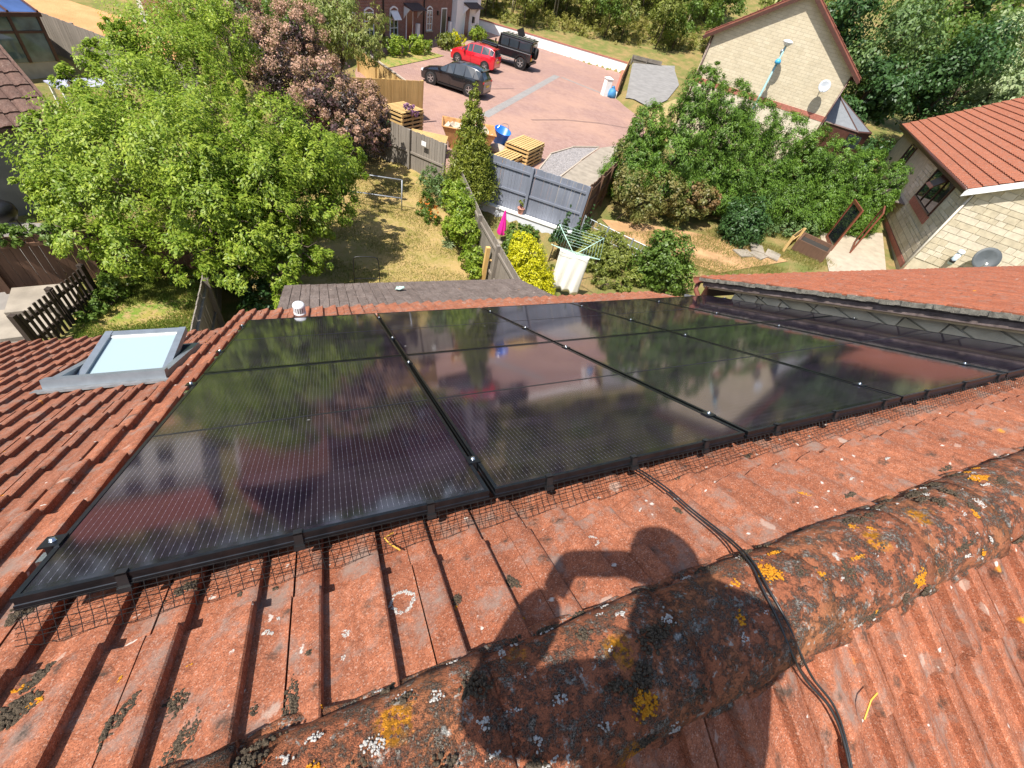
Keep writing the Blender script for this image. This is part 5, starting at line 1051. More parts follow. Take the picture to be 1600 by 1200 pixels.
def dish(label, mw, r, mat):
    o = thing('satellite_dish', label, 'satellite dish'); o.matrix_world = mw
    D_ = Matrix.Translation((0, -.42, .1)) @ Matrix.Rotation(rad(70), 4, 'X')
    MB().lathe([(0, 0), (r * .4, .015), (r * .75, .05), (r, .10), (r, .108), (r * .7, .06), (0, .012)], 22, D_).obj('reflector', mat, o, True)
    MB().tube([(0, 0, -.15), (0, -.25, -.12), (0, -.40, .08)], .022, 7).obj('mount', STEEL, o, True); MB().tube([(0, -.42, -r * .8), (0, -.75, -.1), (0, -.78, .02)], .014, 6).obj('arm', STEEL, o, True); MB().box((0, -.8, .04), (.07, .1, .07)).obj('receiver', WHITEP, o)
dish('pale satellite dish on the cream gable wall', GM @ Matrix.Translation((6.6, 0, -.6)), .29, plain('pale_grey_dish', (.42, .44, .46), .6))
po_ = thing('pole', 'turquoise pole with white head in front of the cream gable', 'pole'); po_.matrix_world = GM @ Matrix.Translation((3.8, -.75, 0))
MB().tube([(0, 0, -6), (-.0, 0, .62)], .055, 10).obj('shaft', plain('turquoise_paint', (.25, .42, .42), .6), po_, True); MB().lathe([(0, .58), (.1, .6), (.24, .74), (.25, .80), (.12, .86), (0, .87)], 14).obj('head', WHITEP, po_, True); MB().lathe([(0, -.15), (.14, -.1), (.16, 0), (.1, .1), (0, .12)], 12, Matrix.Translation((0, -.12, -.05))).obj('fitting', plain('blue_fitting', (.06, .35, .6), .4), po_, True); MB().tube([(0, -.0, .5), (-.1, -.05, .38), (-.08, -.06, .25)], .045, 7).obj('bracket', STEEL, po_, True)
# small conservatory beside that house
cs = thing('conservatory', 'small dark framed conservatory with grey hipped roof behind the gable house', 'conservatory'); cs.matrix_world = GM @ Matrix.Translation((GW + .1, 1.2, 0))
ap = Vector((.2, 1.4, -.75)); rg_ = [(-.1, -.4, -2.0), (2.0, -.5, -2.0), (3.0, .9, -2.0), (3.0, 3.0, -2.0), (-.1, 3.0, -2.0)]
for a, b in zip(rg_[:-1], rg_[1:]):
    pl = raw('roof_panel', [a, b, tuple(ap)], [(0, 1, 2)], plain('polycarbonate', (.17, .18, .19), .5), cs)
    MB().tube([a, tuple(ap)], .035, 6).obj('glazing_bar', BROWNPL, cs)
    MB().tube([a, b], .06, 6).obj('eaves_beam', BROWNPL, cs)
    d = Vector(b) - Vector(a); wl = MB()
    wl.prism([Vector(a), Vector(b), Vector(b) - Vector((0, 0, 3)), Vector(a) - Vector((0, 0, 3))], (0, 0, 0), (0, .06, 0)); wl.obj('window', BROWNPL, cs)
MB().mm((1.6, -.75, -2.75), (2.3, -.62, -2.15)).obj('open_vent', GLASS, cs)
dk_ = thing('decking', 'grey timber deck behind the hedge next to the conservatory', 'deck'); dk_.matrix_world = GM @ Matrix.Translation((GW + 1.5, -2.6, -4.0))
for i in range(26): MB().mm((0, i * .15, 0), (6.5, i * .15 + .138, .04)).obj('board', DECK, dk_)

# stone house on the right
W0 = (24.89, 8.73); ed = (.761, .6488)
EM = frame_m((W0[0], W0[1], 0), ed)          # x along the eaves wall, +y points outwards to the left of it
sh = thing('stone_house', 'pale stone house with orange red roof beyond the neighbouring roof', 'house'); sh.matrix_world = EM
EZ_ = -1.55; EL_ = 17.6; ED = 9.0; RZ = EZ_ + ED / 2 * .62
MB().prism([(.02, 0, -6.6), (.02, -ED, -6.6), (.02, -ED, EZ_), (.02, -ED / 2, RZ), (.02, 0, EZ_)], (0, 0, 0), (EL_, 0, 0)).obj('wall', STONE, sh)
rr = random.Random(9); sme = {}
def stones(plane, s_rng, z_rng, skip, cap=None):
    z = z_rng[0]
    while z < z_rng[1]:
        hh = rr.choice([.15, .2, .25, .3]); s = s_rng[0] - rr.uniform(0, .3)
        while s < s_rng[1]:
            L = rr.choice([.3, .45, .6, .75]); a, b = max(s, s_rng[0]), min(s + L, s_rng[1]); zc, sc = z + hh / 2, (a + b) / 2
            if b - a > .1 and not skip(a, b, z, z + hh) and (cap is None or z + hh < cap(sc)):
                key = (round(b - a, 2), hh, plane, rr.randrange(2))
                if key not in sme:
                    mb = MB().box((0, 0, 0), (b - a - .018, .03, hh - .018) if plane == 'e' else (.03, b - a - .018, hh - .018)); me = bpy.data.meshes.new('stone'); me.from_pydata(mb.v, [], mb.f); me.update(); me.materials.append((STONE2, STONE)[key[3]]); sme[key] = me
                inst('stone', sme[key], sh, Matrix.Translation((sc, .006 + rr.uniform(-.004, .004), zc) if plane == 'e' else (.012 + rr.uniform(-.004, .004), -sc, zc)))
            s += L
        z += hh
WIN = [(2.3, 6.0, -3.4, -1.85), (12.0, 13.6, -3.2, -2.1)]
stones('g', (0, 6.5), (-4.6, -.2), lambda a, b, c, d: False, lambda s: EZ_ + min(s, ED - s) * .62 - .12)
stones('e', (.05, 8.2), (-5.0, EZ_ - .1), lambda a, b, c, d: any(b > w[0] - .1 and a < w[1] + .1 and d > w[2] - .4 and c < w[3] + .1 for w in WIN))
for i, (a, b, c, d) in enumerate(WIN):
    m_ = Matrix.Diagonal((1, -1, 1, 1)); w_ = opening(sh, a, b, c, d, -.02, BROWNPL, bars=(3 if i == 0 else 2, 1), depth=.06)
    w_.matrix_local = Matrix.Translation((a + b, 0, 0)) @ Matrix.Rotation(math.pi, 4, 'Z')
    MB().mm((a - .1, .0, c - .35), (b + .1, .05, c - .01)).obj('brick_sill', COPE, sh)
ov = MB().box((3.6, .35, -2.25), (1.0, .05, .7), Matrix.Rotation(rad(40), 3, 'X')).obj('open_casement', BROWNPL, sh)
MB().mm((0, .0, -5.25), (8.5, .04, -5.02)).obj('brick_band', COPE, sh)
er = MB()
slope = math.atan(.62); Lr = (ED / 2 + .45) / math.cos(slope)
RMX = Matrix.Translation((-.32, .45, EZ_ - .28 + .12)) @ Matrix.Rotation(math.pi, 4, 'Z') @ Matrix.Scale(-1, 4, Vector((1, 0, 0))) @ Matrix.Rotation(slope, 4, 'X')
erf = MB().mm((0, 0, -.1), (EL_ + .65, Lr, 0)).obj('roof', TILE_E, sh, mw=RMX)
pr = [(0, 0), (.05, .0), (.10, .028), (.2, .034), (.285, .028), (.3, 0)]; nx_ = int((EL_ + .65) / .3); xs = [.3 * i + p for i in range(nx_) for p, _ in pr]; zz = [q for i in range(nx_) for _, q in pr]; m_ = len(xs)
NC_ = 14; cw = Lr / NC_
V = [(x, 0, h + .06) for x, h in zip(xs, zz)] + [(x, cw + .03, h + .012) for x, h in zip(xs, zz)] + [(x, -.002, h + .015) for x, h in zip(xs, zz)]
me = bpy.data.meshes.new('tile_course'); me.from_pydata(V, [], [(i, i + 1, m_ + i + 1, m_ + i) for i in range(m_ - 1)] + [(2 * m_ + i, 2 * m_ + i + 1, i + 1, i) for i in range(m_ - 1)]); me.update(); me.materials.append(TILE_E)
for k in range(NC_): inst('tile_course', me, erf, Matrix.Translation((0, k * cw, 0)))
MB().mm((-.33, .40, EZ_ - .36), (EL_ + .3, .44, EZ_ - .14)).obj('fascia', BROWNPL, sh); MB().tube([(-.33, .52, EZ_ - .16), (EL_ + .3, .52, EZ_ - .16)], .065, 8).obj('gutter', BROWNPL, sh, True)
MB().prism([(-.33, .5, EZ_ - .42), (-.33, .5, EZ_ - .16), (-.33, -ED / 2, RZ + .0), (-.33, -ED / 2, RZ - .26)], (0, 0, 0), (.035, 0, 0)).obj('bargeboard', WHITEP, sh)
MB().prism([(-.29, .42, EZ_ - .38), (-.29, .42, EZ_ - .33), (-.29, -ED / 2, RZ - .17), (-.29, -ED / 2, RZ - .22)], (0, 0, 0), (.31, 0, 0)).obj('soffit', WHITEP, sh)
MB().tube([(-.02, .08, EZ_ - .3), (-.02, .08, -6)], .045, 8).obj('downpipe', plain('pale_pipe', (.55, .5, .42), .5), sh, True)
dish('dark grey satellite dish on the stone gable wall', EM @ Matrix.Translation((0, -1.9, -3.75)) @ Matrix.Rotation(rad(-90), 4, 'Z'), .46, plain('dark_grey_dish', (.075, .085, .09), .6))
fl = thing('flue_pipe', 'short pale blue flue pipe beside the grey satellite dish', 'pipe'); fl.matrix_world = EM @ Matrix.Translation((-.3, -1.1, -4.3))
MB().tube([(0, 0, 0), (0, 0, .5)], .10, 12).obj('pipe', plain('pale_blue_metal', (.50, .62, .70), .4), fl, True); MB().tube([(0, 0, .1), (0, 0, .2)], .112, 12).obj('collar', BLACKPL, fl, True); MB().lathe([(.11, .5), (.14, .55), (.1, .64), (0, .66)], 12).obj('cowl', plain('pale_cowl', (.7, .74, .76), .4), fl, True)
# patio doors and terrace clutter below that house
MAH = plain('mahogany_frame', (.19, .055, .03), .45, 0, .2, 6)
for i, (x, y, rz, lab) in enumerate([(23.9, 10.6, .55, 'open mahogany framed patio door leaf nearest the stone wall'), (22.9, 10.9, .85, 'open mahogany framed patio door leaf furthest from the stone wall')]):
    o = thing('patio_door', lab, 'door', (x, y, H(x, y)), rz)
    MB().mm((0, 0, 0), (.12, .07, 2.0)).mm((1.5, 0, 0), (1.62, .07, 2.0)).mm((.121, .001, 0), (1.499, .069, .2)).mm((.121, .001, 1.88), (1.499, .069, 2.0)).obj('door_frame', MAH, o)
    MB().mm((.1, .03, .18), (1.52, .04, 1.9)).obj('pane', GLASS, o)
o = thing('raised_planter', 'dark square raised bed on the terrace below the stone house', 'planter', (21.5, 11.0, H(21.5, 11)), .5)
for a, b in (((-.7, -.7, 0), (.7, -.6, .5)), ((-.7, .6, 0), (.7, .7, .5)), ((-.7, -.598, 0), (-.6, .598, .5)), ((.6, -.598, 0), (.7, .598, .5))): B('side_board', FENCE_B, o, a, b)
B('soil', plain('dark_soil', (.03, .025, .02), .9), o, (-.6, -.6, 0), (.6, .6, .35))
for i, (x, y) in enumerate([(17.6, 11.2), (18.3, 11.0), (19.0, 10.9), (18.6, 11.5)]):
    o = MB().mm((-.42, -.3, 0), (.42, .3, .06)).obj('paving_slab', CONC); o.location = (x, y, H(x, y) + .02 + .01 * i); o.rotation_euler.z = .3 * i
    tag(o, ['leftmost pale stepping slab below the round dark bush', 'second pale stepping slab below the round dark bush', 'rightmost pale stepping slab below the ivy bank', 'upper pale stepping slab nearest the ivy'][i], 'slab', 'stepping slabs')
# left: shaded house, conservatory
HM = frame_m((-5.6, 14.5, -.25), (.83, .557)); HLh = thing('house', 'shaded grey house with dark brown tiled roof at the left edge', 'house'); HLh.matrix_world = HM
TILE_H = tile_mat('dark_brown_tile', (.13, .08, .065), (.19, .12, .095), .2, .4, .4, .05)
GREYW = plain('grey_block_wall', (.20, .195, .18), .9, 0, .12, 3, .2, .3)
MB().mm((-8, 0, -6.4), (0, 5.2, -3.75)).obj('wall', GREYW, HLh); gable_roof(HLh, -8, 0, 0, 5.2, -3.75, -2.55, TILE_H, .35, .55, courses=8)
la = thing('letter_sign', 'black metal letter A fixed on the shaded grey wall', 'letter'); la.matrix_world = HM @ Matrix.Translation((-1.35, -.03, -4.9))
MB().prism([(-.16, 0, 0), (-.10, 0, 0), (.03, 0, .42), (-.03, 0, .42)], (0, 0, 0), (0, -.02, 0)).prism([(.10, 0, 0), (.16, 0, 0), (.035, 0, .42), (.0, 0, .38)], (0, 0, 0), (0, -.021, 0)).mm((-.09, -.0195, .12), (.09, -.001, .17)).obj('strokes', BLACKPL, la)
bq = thing('barbecue', 'black covered barbecue on the shaded patio', 'barbecue', (-6.3, 12.5, H(-6.3, 12.5)))
MB().lathe([(0, .55), (.25, .6), (.32, .75), (.30, .9), (.18, 1.0), (0, 1.02)], 14).obj('lid', BLACKPL, bq, True); [MB().tube([(.2 * a, .2 * b, .6), (.28 * a, .28 * b, 0)], .02, 6).obj('leg', BLACKPL, bq) for a, b in ((1, 0), (-.5, .87), (-.5, -.87))]
for i, (x, y, sx, sy, h) in enumerate([(-5.05, 9.75, .55, .45, .22), (-5.3, 9.05, .55, .5, .10)]):
    o = MB().mm((-sx, -sy, 0), (sx, sy, h)).obj('paving_slab', CONC); o.location = (x, y, H(x, y) + .02); o.rotation_euler.z = .15; tag(o, ['upper pale stone step beside the picket fence', 'lower pale stone step beside the picket fence'][i], 'step', 'stone steps')
CM = frame_m((-11.6, 22.2, 0), (.707, .707)); co = thing('conservatory', 'dark brown framed conservatory with blue glass roof at the left', 'conservatory'); co.matrix_world = CM
CZ0, CZ1, CE = -6.1, -5.5, -4.1; CL, CD = 4.55, 3.2
BLUEG = plain('blue_tinted_glass', (.05, .09, .22), .05, 0, .2, 2, .8); CG = plain('conservatory_glass', (.10, .14, .13), .05, 0, .4, 3, .8)
MB().mm((0, 0, CZ0), (CL, CD, CZ1)).obj('dwarf_wall', STONE_OWN, co)
for i in range(6): s = i * CL / 5; MB().mm((s - .05, -.06, CZ1), (s + .05, .04, CE)).obj('mullion', BROWNPL, co)
for i in range(4): s = i * CD / 3; MB().mm((CL - .04, s - .05, CZ1), (CL + .06, s + .05, CE)).obj('mullion', BROWNPL, co)
for i in range(5):
    s = i * CL / 5; MB().mm((s + .05, -.02, CZ1), (s + CL / 5 - .05, -.01, CE)).obj('pane', CG, co); MB().mm((s + .052, -.055, CE - .5), (s + CL / 5 - .052, .03, CE - .43)).obj('transom', BROWNPL, co)
for i in range(3): s = i * CD / 3; MB().mm((CL - .01, s + .05, CZ1), (CL, s + CD / 3 - .05, CE)).obj('pane', CG, co)
MB().mm((-.1, -.12, CE), (CL + .12, -.0, CE + .12)).mm((CL, 0.002, CE), (CL + .118, CD, CE + .118)).obj('eaves_beam', BROWNPL, co)
RZc = CE + 1.0
raw('roof_glass', [(0, -.05, CE + .13), (CL + .05, -.05, CE + .13), (CL + .05, CD, RZc), (0, CD, RZc)], [(0, 1, 2, 3)], BLUEG, co)
for i in range(6): s = i * (CL + .05) / 5; MB().tube([(s, -.08, CE + .15), (s, CD, RZc + .03)], .04, 6).obj('glazing_bar', BROWNPL, co)
MB().mm((-6, CD, CZ0), (CL - .2, CD + 6, -2.9)).obj('house_wall', RENDER_W, co)
wt = thing('garden_table', 'pale lilac garden table beside the conservatory', 'table', (-6.9, 22.6, H(-6.9, 22.6)), .7)
MB().mm((-1.0, -.5, .68), (1.0, .5, .73)).obj('top', plain('lilac_table', (.36, .36, .46), .6), wt); [MB().mm((sx * .9 - .04, sy * .4 - .04, 0), (sx * .9 + .04, sy * .4 + .04, .68)).obj('leg', WHITEP, wt) for sx in (-1, 1) for sy in (-1, 1)]

# ------------------------------------------------------------------ cars
def wheel(par, x, y, r, wd, sp, rim):
    M_ = Matrix.Translation((x, y, r)) @ Matrix.Rotation(rad(90), 4, 'X'); o = 1 if y < 0 else -1
    w_ = thing_part('wheel', par, M_)
    MB().lathe([(r * .62, -wd / 2), (r * .9, -wd / 2), (r, -wd * .36), (r, wd * .36), (r * .9, wd / 2), (r * .62, wd / 2)], 24).obj('tyre', TYRE, w_, True)
    mb = MB().lathe([(r * .66, -wd * .4), (r * .66, wd * .42), (r * .6, wd * .42), (r * .58, wd * .2), (0, wd * .2)] if o > 0 else [(r * .66, wd * .4), (r * .66, -wd * .42), (r * .6, -wd * .42), (r * .58, -wd * .2), (0, -wd * .2)], 24)
    mb.obj('rim_barrel', BLACKPL, w_, True); mb = MB()
    for k in range(sp): mb.box((r * .33 * math.cos(6.283 * k / sp), r * .33 * math.sin(6.283 * k / sp), o * wd * .38), (r * .62, r * .13, .03), Matrix.Rotation(6.283 * k / sp, 3, 'Z'))
    mb.lathe([(r * .66, o * wd * .40), (r * .66, o * wd * .47), (r * .58, o * wd * .47), (r * .58, o * wd * .40)], 24); mb.lathe([(0, o * wd * .44), (r * .14, o * wd * .42), (r * .14, o * wd * .3)], 12)
    mb.obj('rim', rim, w_); return w_
def thing_part(name, par, m):
    o = raw(name, [(0, 0, 0), (.01, 0, 0), (0, .01, 0)], [(0, 1, 2)], BLACKPL, par); o.matrix_local = m; return o
TYRE = plain('tyre_rubber', (.015, .015, .016), .8, 0, .2, 20); ALLOY = plain('silver_alloy', (.55, .56, .58), .3, .8); PLATE = plain('yellow_number_plate', (.75, .55, .03), .5, 0, .03); LAMP = plain('red_lamp_lens', (.45, .01, .01), .15); HEADL = plain('clear_lamp_lens', (.7, .72, .75), .1); CARGLASS = plain('tinted_car_glass', (.035, .045, .055), .03, 0, .1, 2, .9)
def paint(name, c): 
    t = NT(name); return t.p(col=t.mix(t.ramp(t.noise(1.5, 3), (.3, 0), (.7, .15)), c, [k * 1.3 + .01 for k in c]), rough=.25, spec=.6, coat=1.0, coatr=.05, metal=.1)
def hatch(label, pos, L, W, Hh, mat, rim, wr, style):
    c = thing('parked_car', label, 'car', (pos[0], pos[1], H(*pos) + .022), math.atan2(.63, -.775), 'cars on the red paving')
    # stations from the nose (+x) to the tail: x, bottom, belt, top, half width at belt, half width at top
    S = [(.50, .30, .48, .50, .62, .50), (.485, .2, .58, .64, .80, .66), (.44, .18, .68, .76, .88, .74), (.34, .18, .76, .86, .95, .80), (.22, .18, .84, .94, .98, .80), (.06, .18, .88, 1.36, 1.0, .66), (-.04, .18, .90, 1.49, 1.0, .66), (-.20, .18, .93, 1.54, 1.0, .66), (-.34, .18, .97, 1.48, .99, .63), (-.43, .20, 1.0, 1.36, .95, .58), (-.485, .28, .96, 1.02, .88, .70), (-.50, .36, .80, .84, .76, .62)]
    if style == 'small': S = [(.50, .30, .52, .56, .66, .5), (.48, .2, .66, .72, .84, .66), (.42, .18, .76, .84, .92, .76), (.32, .18, .86, .96, .96, .8), (.26, .18, .88, 1.0, .98, .78), (.10, .18, .92, 1.40, 1.0, .68), (.0, .18, .94, 1.50, 1.0, .68), (-.2, .18, .97, 1.52, 1.0, .68), (-.36, .18, 1.02, 1.46, .98, .66), (-.45, .2, 1.04, 1.34, .94, .6), (-.485, .26, .94, .98, .9, .72), (-.50, .34, .7, .74, .8, .66)]
    k = Hh / 1.54; V = []; n = 9
    for (x, b, bl, tp, wb, wt) in S:
        hw = W / 2; r = [(-wb * .92, b), (-wb, b + (bl - b) * .45), (-wb * .99, bl), (-wt, tp - .05 * (tp - bl) - .015), (0, tp + .02), (wt, tp - .05 * (tp - bl) - .015), (wb * .99, bl), (wb, b + (bl - b) * .45), (wb * .92, b)]
        V += [(x * L, q * hw, z * k) for q, z in r]
    ns = len(S); body = []; side = {2: [], 5: []}; scr = []
    for i in range(ns - 1):
        for j in range(n - 1):
            f = (i * n + j, i * n + j + 1, (i + 1) * n + j + 1, (i + 1) * n + j)
            body.append(f)
    body += [tuple(range(n))[::-1], tuple((ns - 1) * n + q for q in range(n))]
    b_ = raw('body', V, body, mat, c, True); 
    try: b_.data.set_sharp_from_angle(angle=rad(30))
    except Exception: pass
    def glass(name, quad, ins=.1, off=.008):
        P = [Vector(V[q]) for q in quad]; ce = sum(P, Vector()) / 4; nr = (P[2] - P[0]).cross(P[3] - P[1]).normalized()
        if nr.dot(ce - Vector((0, 0, .7))) < 0: nr = -nr
        raw(name, [p.lerp(ce, ins) + nr * off for p in P], [(0, 1, 2, 3)], CARGLASS, c)
    for j in (2, 5):
        for i in (5, 6, 7, 8): glass('side_window', (i * n + j, i * n + j + 1, (i + 1) * n + j + 1, (i + 1) * n + j), .10)
        glass('side_window', (4 * n + j, 4 * n + j + 1, 5 * n + j + 1, 5 * n + j), .22)
    for i, nm in ((4, 'windscreen'), (9, 'rear_window')):
        for j in (3, 4): glass(nm, (i * n + j, i * n + j + 1, (i + 1) * n + j + 1, (i + 1) * n + j), .06)
    for sx in (.31, -.30):
        for sy in (-1, 1):
            wheel(c, sx * L, sy * (W / 2 - .09), wr, .21, 5, rim)
            MB().lathe([(wr * 1.12, -.02), (wr * 1.22, -.02), (wr * 1.22, .02), (wr * 1.12, .02)], 24, Matrix.Translation((sx * L, sy * (W / 2 - .01), wr)) @ Matrix.Rotation(rad(90), 4, 'X')).obj('wheel_arch', BLACKPL, c)
            MB().lathe([(wr * 1.13, 0), (0, 0)], 20, Matrix.Translation((sx * L, sy * (W / 2 + .002), wr)) @ Matrix.Rotation(rad(90), 4, 'X')).obj('arch_void', BLACKPL, c)
    for sy in (-1, 1):
        MB().box((.17 * L, sy * (W / 2 + .07), .98 * k), (.12, .18, .12)).obj('mirror', mat, c); MB().box((-.488 * L, sy * W * .36, .88 * k), (.1, .22, .2 if style == 'small' else .09)).obj('tail_lamp', LAMP, c); MB().box((.465 * L, sy * W * .34, .62 * k), (.16, .3, .1)).obj('headlamp', HEADL, c)
        MB().mm((-.2 * L, sy * W / 2 - .012, .2), (.2 * L, sy * W / 2 + .014, .28)).obj('sill', BLACKPL, c); MB().box((-.03 * L, sy * (W / 2 + .004), .80 * k), (.16, .02, .03)).obj('door_handle', mat, c)
        MB().box((.02 * L, sy * (W / 2 + .001), .55 * k), (.012, .006, .6)).obj('door_seam', BLACKPL, c); MB().box((-.21 * L, sy * (W / 2 - .004), .6 * k), (.012, .006, .55)).obj('door_seam', BLACKPL, c)
    MB().box((-.502 * L, 0, .66 * k), (.02, .5, .11)).obj('number_plate', PLATE, c); MB().box((-.49 * L, 0, .36), (.07, W * .75, .16)).obj('rear_bumper', BLACKPL, c); MB().box((-.43 * L, 0, 1.42 * k), (.2, W * .6, .03)).obj('roof_spoiler', mat, c)
    return c
hatch('black hatchback car parked nearest the yellow fence', (9.7, 30.77), 4.3, 1.8, 1.54, paint('black_car_paint', (.008, .009, .012)), ALLOY, .34, 'hatch')
hatch('small bright red car parked between two black vehicles', (13.05, 37.75), 3.65, 1.62, 1.5, paint('red_car_paint', (.58, .01, .025)), ALLOY, .29, 'small')
d = thing('parked_car', 'boxy black off road vehicle with spare wheel and roof snorkel', 'car', (16.76, 40.59, H(16.76, 40.59) + .022), math.atan2(.63, -.775), 'cars on the red paving')
BK = paint('black_offroad_paint', (.009, .010, .012)); SILV = plain('silver_trim', (.5, .5, .5), .35, .7)
def bev(name, a, b, mat, par, w_=.04):
    o = B(name, mat, par, a, b); m = o.modifiers.new('bevel', 'BEVEL'); m.width = w_; m.segments = 2; return o
bev('body', (-2.15, -.82, .55), (.75, .82, 1.18), BK, d); bev('bonnet', (.752, -.70, .55), (2.15, .70, 1.16), BK, d); bev('cab_top', (-2.13, -.76, 1.182), (.62, .76, 1.86), BK, d, .08)
bev('roof', (-2.18, -.80, 1.862), (.68, .80, 1.95), BK, d)
raw('windscreen', [(.76, -.66, 1.2), (.76, .66, 1.2), (.635, .66, 1.82), (.635, -.66, 1.82)], [(0, 1, 2, 3)], CARGLASS, d)
MB().prism([(.62, -.76, 1.182), (.8, -.76, 1.182), (.66, -.76, 1.86), (.62, -.76, 1.86)], (0, 0, 0), (0, 1.52, 0)).obj('windscreen_pillar', BK, d)
for sy in (-1, 1):
    for a, b in ((-.12, .52), (-.95, -.22), (-2.0, -1.08)): MB().mm((a, sy * .755, 1.26), (b, sy * .772, 1.76)).obj('side_window', CARGLASS, d)
    bev('wing', (.80, sy * .62, .62), (2.13, sy * .84, 1.06), BK, d)
    for x in (1.42, -1.37):
        wheel(d, x, sy * .72, .40, .25, 5, SILV if x < 0 else ALLOY); MB().lathe([(.44, -.05), (.54, -.05), (.54, .03), (.44, .03)], 24, Matrix.Translation((x, sy * .83, .46)) @ Matrix.Rotation(rad(90), 4, 'X')).obj('wheel_arch', BLACKPL, d)
    MB().mm((-.85, sy * .80, .42), (.75, sy * .93, .47)).obj('side_step', SILV, d); MB().tube([(.85, sy * .8, 1.2), (.9, sy * 1.0, 1.35)], .02, 6).obj('mirror_arm', BLACKPL, d); MB().box((.9, sy * 1.02, 1.42), (.06, .2, .24)).obj('mirror', BLACKPL, d); MB().box((2.16, sy * .52, .92), (.06, .22, .22)).obj('headlamp', HEADL, d); MB().box((-2.17, sy * .70, .95), (.03, .1, .3)).obj('tail_lamp', LAMP, d); MB().mm((-2.1, sy * .822, 1.10), (.75, sy * .832, 1.13)).obj('waist_rail', SILV, d)
MB().mm((-2.30, -.75, .48), (-2.16, .75, .62)).obj('rear_bumper', BLACKPL, d); MB().mm((2.16, -.85, .55), (2.34, .85, .72)).obj('front_bumper', BLACKPL, d); MB().mm((2.152, -.4, .75), (2.18, .4, 1.08)).obj('grille', BLACKPL, d)
sw_ = wheel(d, -2.32, -.1, .39, .24, 5, SILV); sw_.matrix_local = Matrix.Translation((-2.30, -.15, 1.16)) @ Matrix.Rotation(rad(90), 4, 'Y'); sw_.name = 'spare_wheel'
MB().mm((-2.185, -.66, 1.3), (-2.165, .66, 1.78)).obj('rear_window', CARGLASS, d); MB().box((-2.19, .55, .8), (.02, .3, .2)).obj('number_plate', PLATE, d)
for i in range(7): MB().tube([(-1.9 + i * .38, -.66, 2.02), (-1.9 + i * .38, .66, 2.02)], .018, 6).obj('rack_bar', BLACKPL, d)
for sy in (-1, 1): MB().tube([(-2.0, sy * .66, 2.02), (.5, sy * .66, 2.02)], .02, 6).obj('rack_rail', BLACKPL, d)
MB().box((-.9, .35, 2.25), (.5, .22, .55), Matrix.Rotation(.5, 3, 'Y')).obj('roof_box', BLACKPL, d)

# ------------------------------------------------------------------ yard and garden objects
def slat_box(name, label, cat, c, size, rz, rows, mat=FENCE_P, group=None):
    o = thing(name, label, cat, c, rz, group); X, Y, Z = [s / 2 for s in size]; Z *= 2; hb = Z / rows
    for r in range(rows):
        z = r * hb
        for s in (-1, 1):
            B('slat', mat, o, (-X, s * Y - .012, z + .02), (X, s * Y + .012, z + hb * .62)); B('slat', mat, o, (s * X - .012, -Y + .014, z + .025), (s * X + .012, Y - .014, z + hb * .62))
    for sx in (-1, 0, 1):
        for sy in (-1, 1): B('post', mat, o, (sx * (X - .06) - .045, sy * (Y - .055) - .04, 0), (sx * (X - .06) + .045, sy * (Y - .055) + .04, Z - .01))
    n = int(size[1] / .13)
    for i in range(n): y = -Y + (i + .5) * size[1] / n; B('top_board', mat, o, (-X - .02, y - .052, Z), (X + .02, y + .052, Z + .022))
    B('inner_shade', DARKWOOD, o, (-X + .12, -Y + .12, .02), (X - .12, Y - .12, Z - .03)); return o  # solid dark box stands in for shade between the slats
slat_box('pallet_planter', 'tall slatted timber planter next to the yellow fence', 'planter', (4.75, 21.7, H(4.75, 21.7)), (1.5, 1.2, 1.15), .7, 7)
slat_box('pallet_stack', 'low slatted pallet bench in front of the orange skip', 'pallet', (5.6, 20.0, H(5.6, 20)), (1.6, 1.0, .65), -.35, 4)
slat_box('pallet_stack', 'large stack of slatted pallets behind the grey fence', 'pallet', (10.25, 19.8, H(10.25, 19.8)), (1.9, 1.25, .85), .75, 5)
slat_box('pallet_stack', 'smaller pallet pile partly hidden by the grey fence', 'pallet', (9.1, 18.85, H(9.1, 18.85)), (1.5, .9, .6), .75, 3)
lv = leaf_cloud('purple_plant', [(5.2, 21.2, -4.55, .3), (4.9, 21.0, -4.5, .25)], 500, .09, leaf_mat('mauve_leaves', (.25, .10, .22), (.35, .18, .3), None, .2), None, 90); tag(lv, 'purple plant growing in the slatted planter', 'plant')
sk2 = thing('skip', 'orange builders skip full of rubble behind the conifer', 'skip', (7.7, 20.9, H(7.7, 20.9)), -.25)
ORG = plain('orange_painted_steel', (.50, .25, .09), .7, 0, .3, 5)
x0, y0, x1, y1, hh = .8, .55, 1.25, .75, .95
for q in (((-x0, -y0), (x0, -y0), (x1, -y1), (-x1, -y1)), ((x0, y0), (-x0, y0), (-x1, y1), (x1, y1)), ((x0, -y0), (x0, y0), (x1, y1), (x1, -y1)), ((-x0, y0), (-x0, -y0), (-x1, -y1), (-x1, y1))):
    P = [(q[0][0], q[0][1], .05), (q[1][0], q[1][1], .05), (q[2][0], q[2][1], hh), (q[3][0], q[3][1], hh)]; nr = (Vector(P[1]) - Vector(P[0])).cross(Vector(P[3]) - Vector(P[0])).normalized() * -.03
    MB().prism(P, (0, 0, 0), nr).obj('side', ORG, sk2)
MB().mm((-x0, -y0, .02), (x0, y0, .05)).obj('floor', ORG, sk2); MB().tube([(-x1, -y1, hh), (x1, -y1, hh), (x1, y1, hh), (-x1, y1, hh), (-x1, -y1, hh)], .035, 6).obj('rim', ORG, sk2)
mb = MB(); rr = random.Random(8)
for i in range(70): mb.box((rr.uniform(-1, 1), rr.uniform(-.55, .55), rr.uniform(.6, .9)), [rr.uniform(.1, .32) for _ in range(3)], Matrix.Rotation(rr.uniform(0, 3), 3, Vector((rr.random(), rr.random(), rr.random())).normalized()))
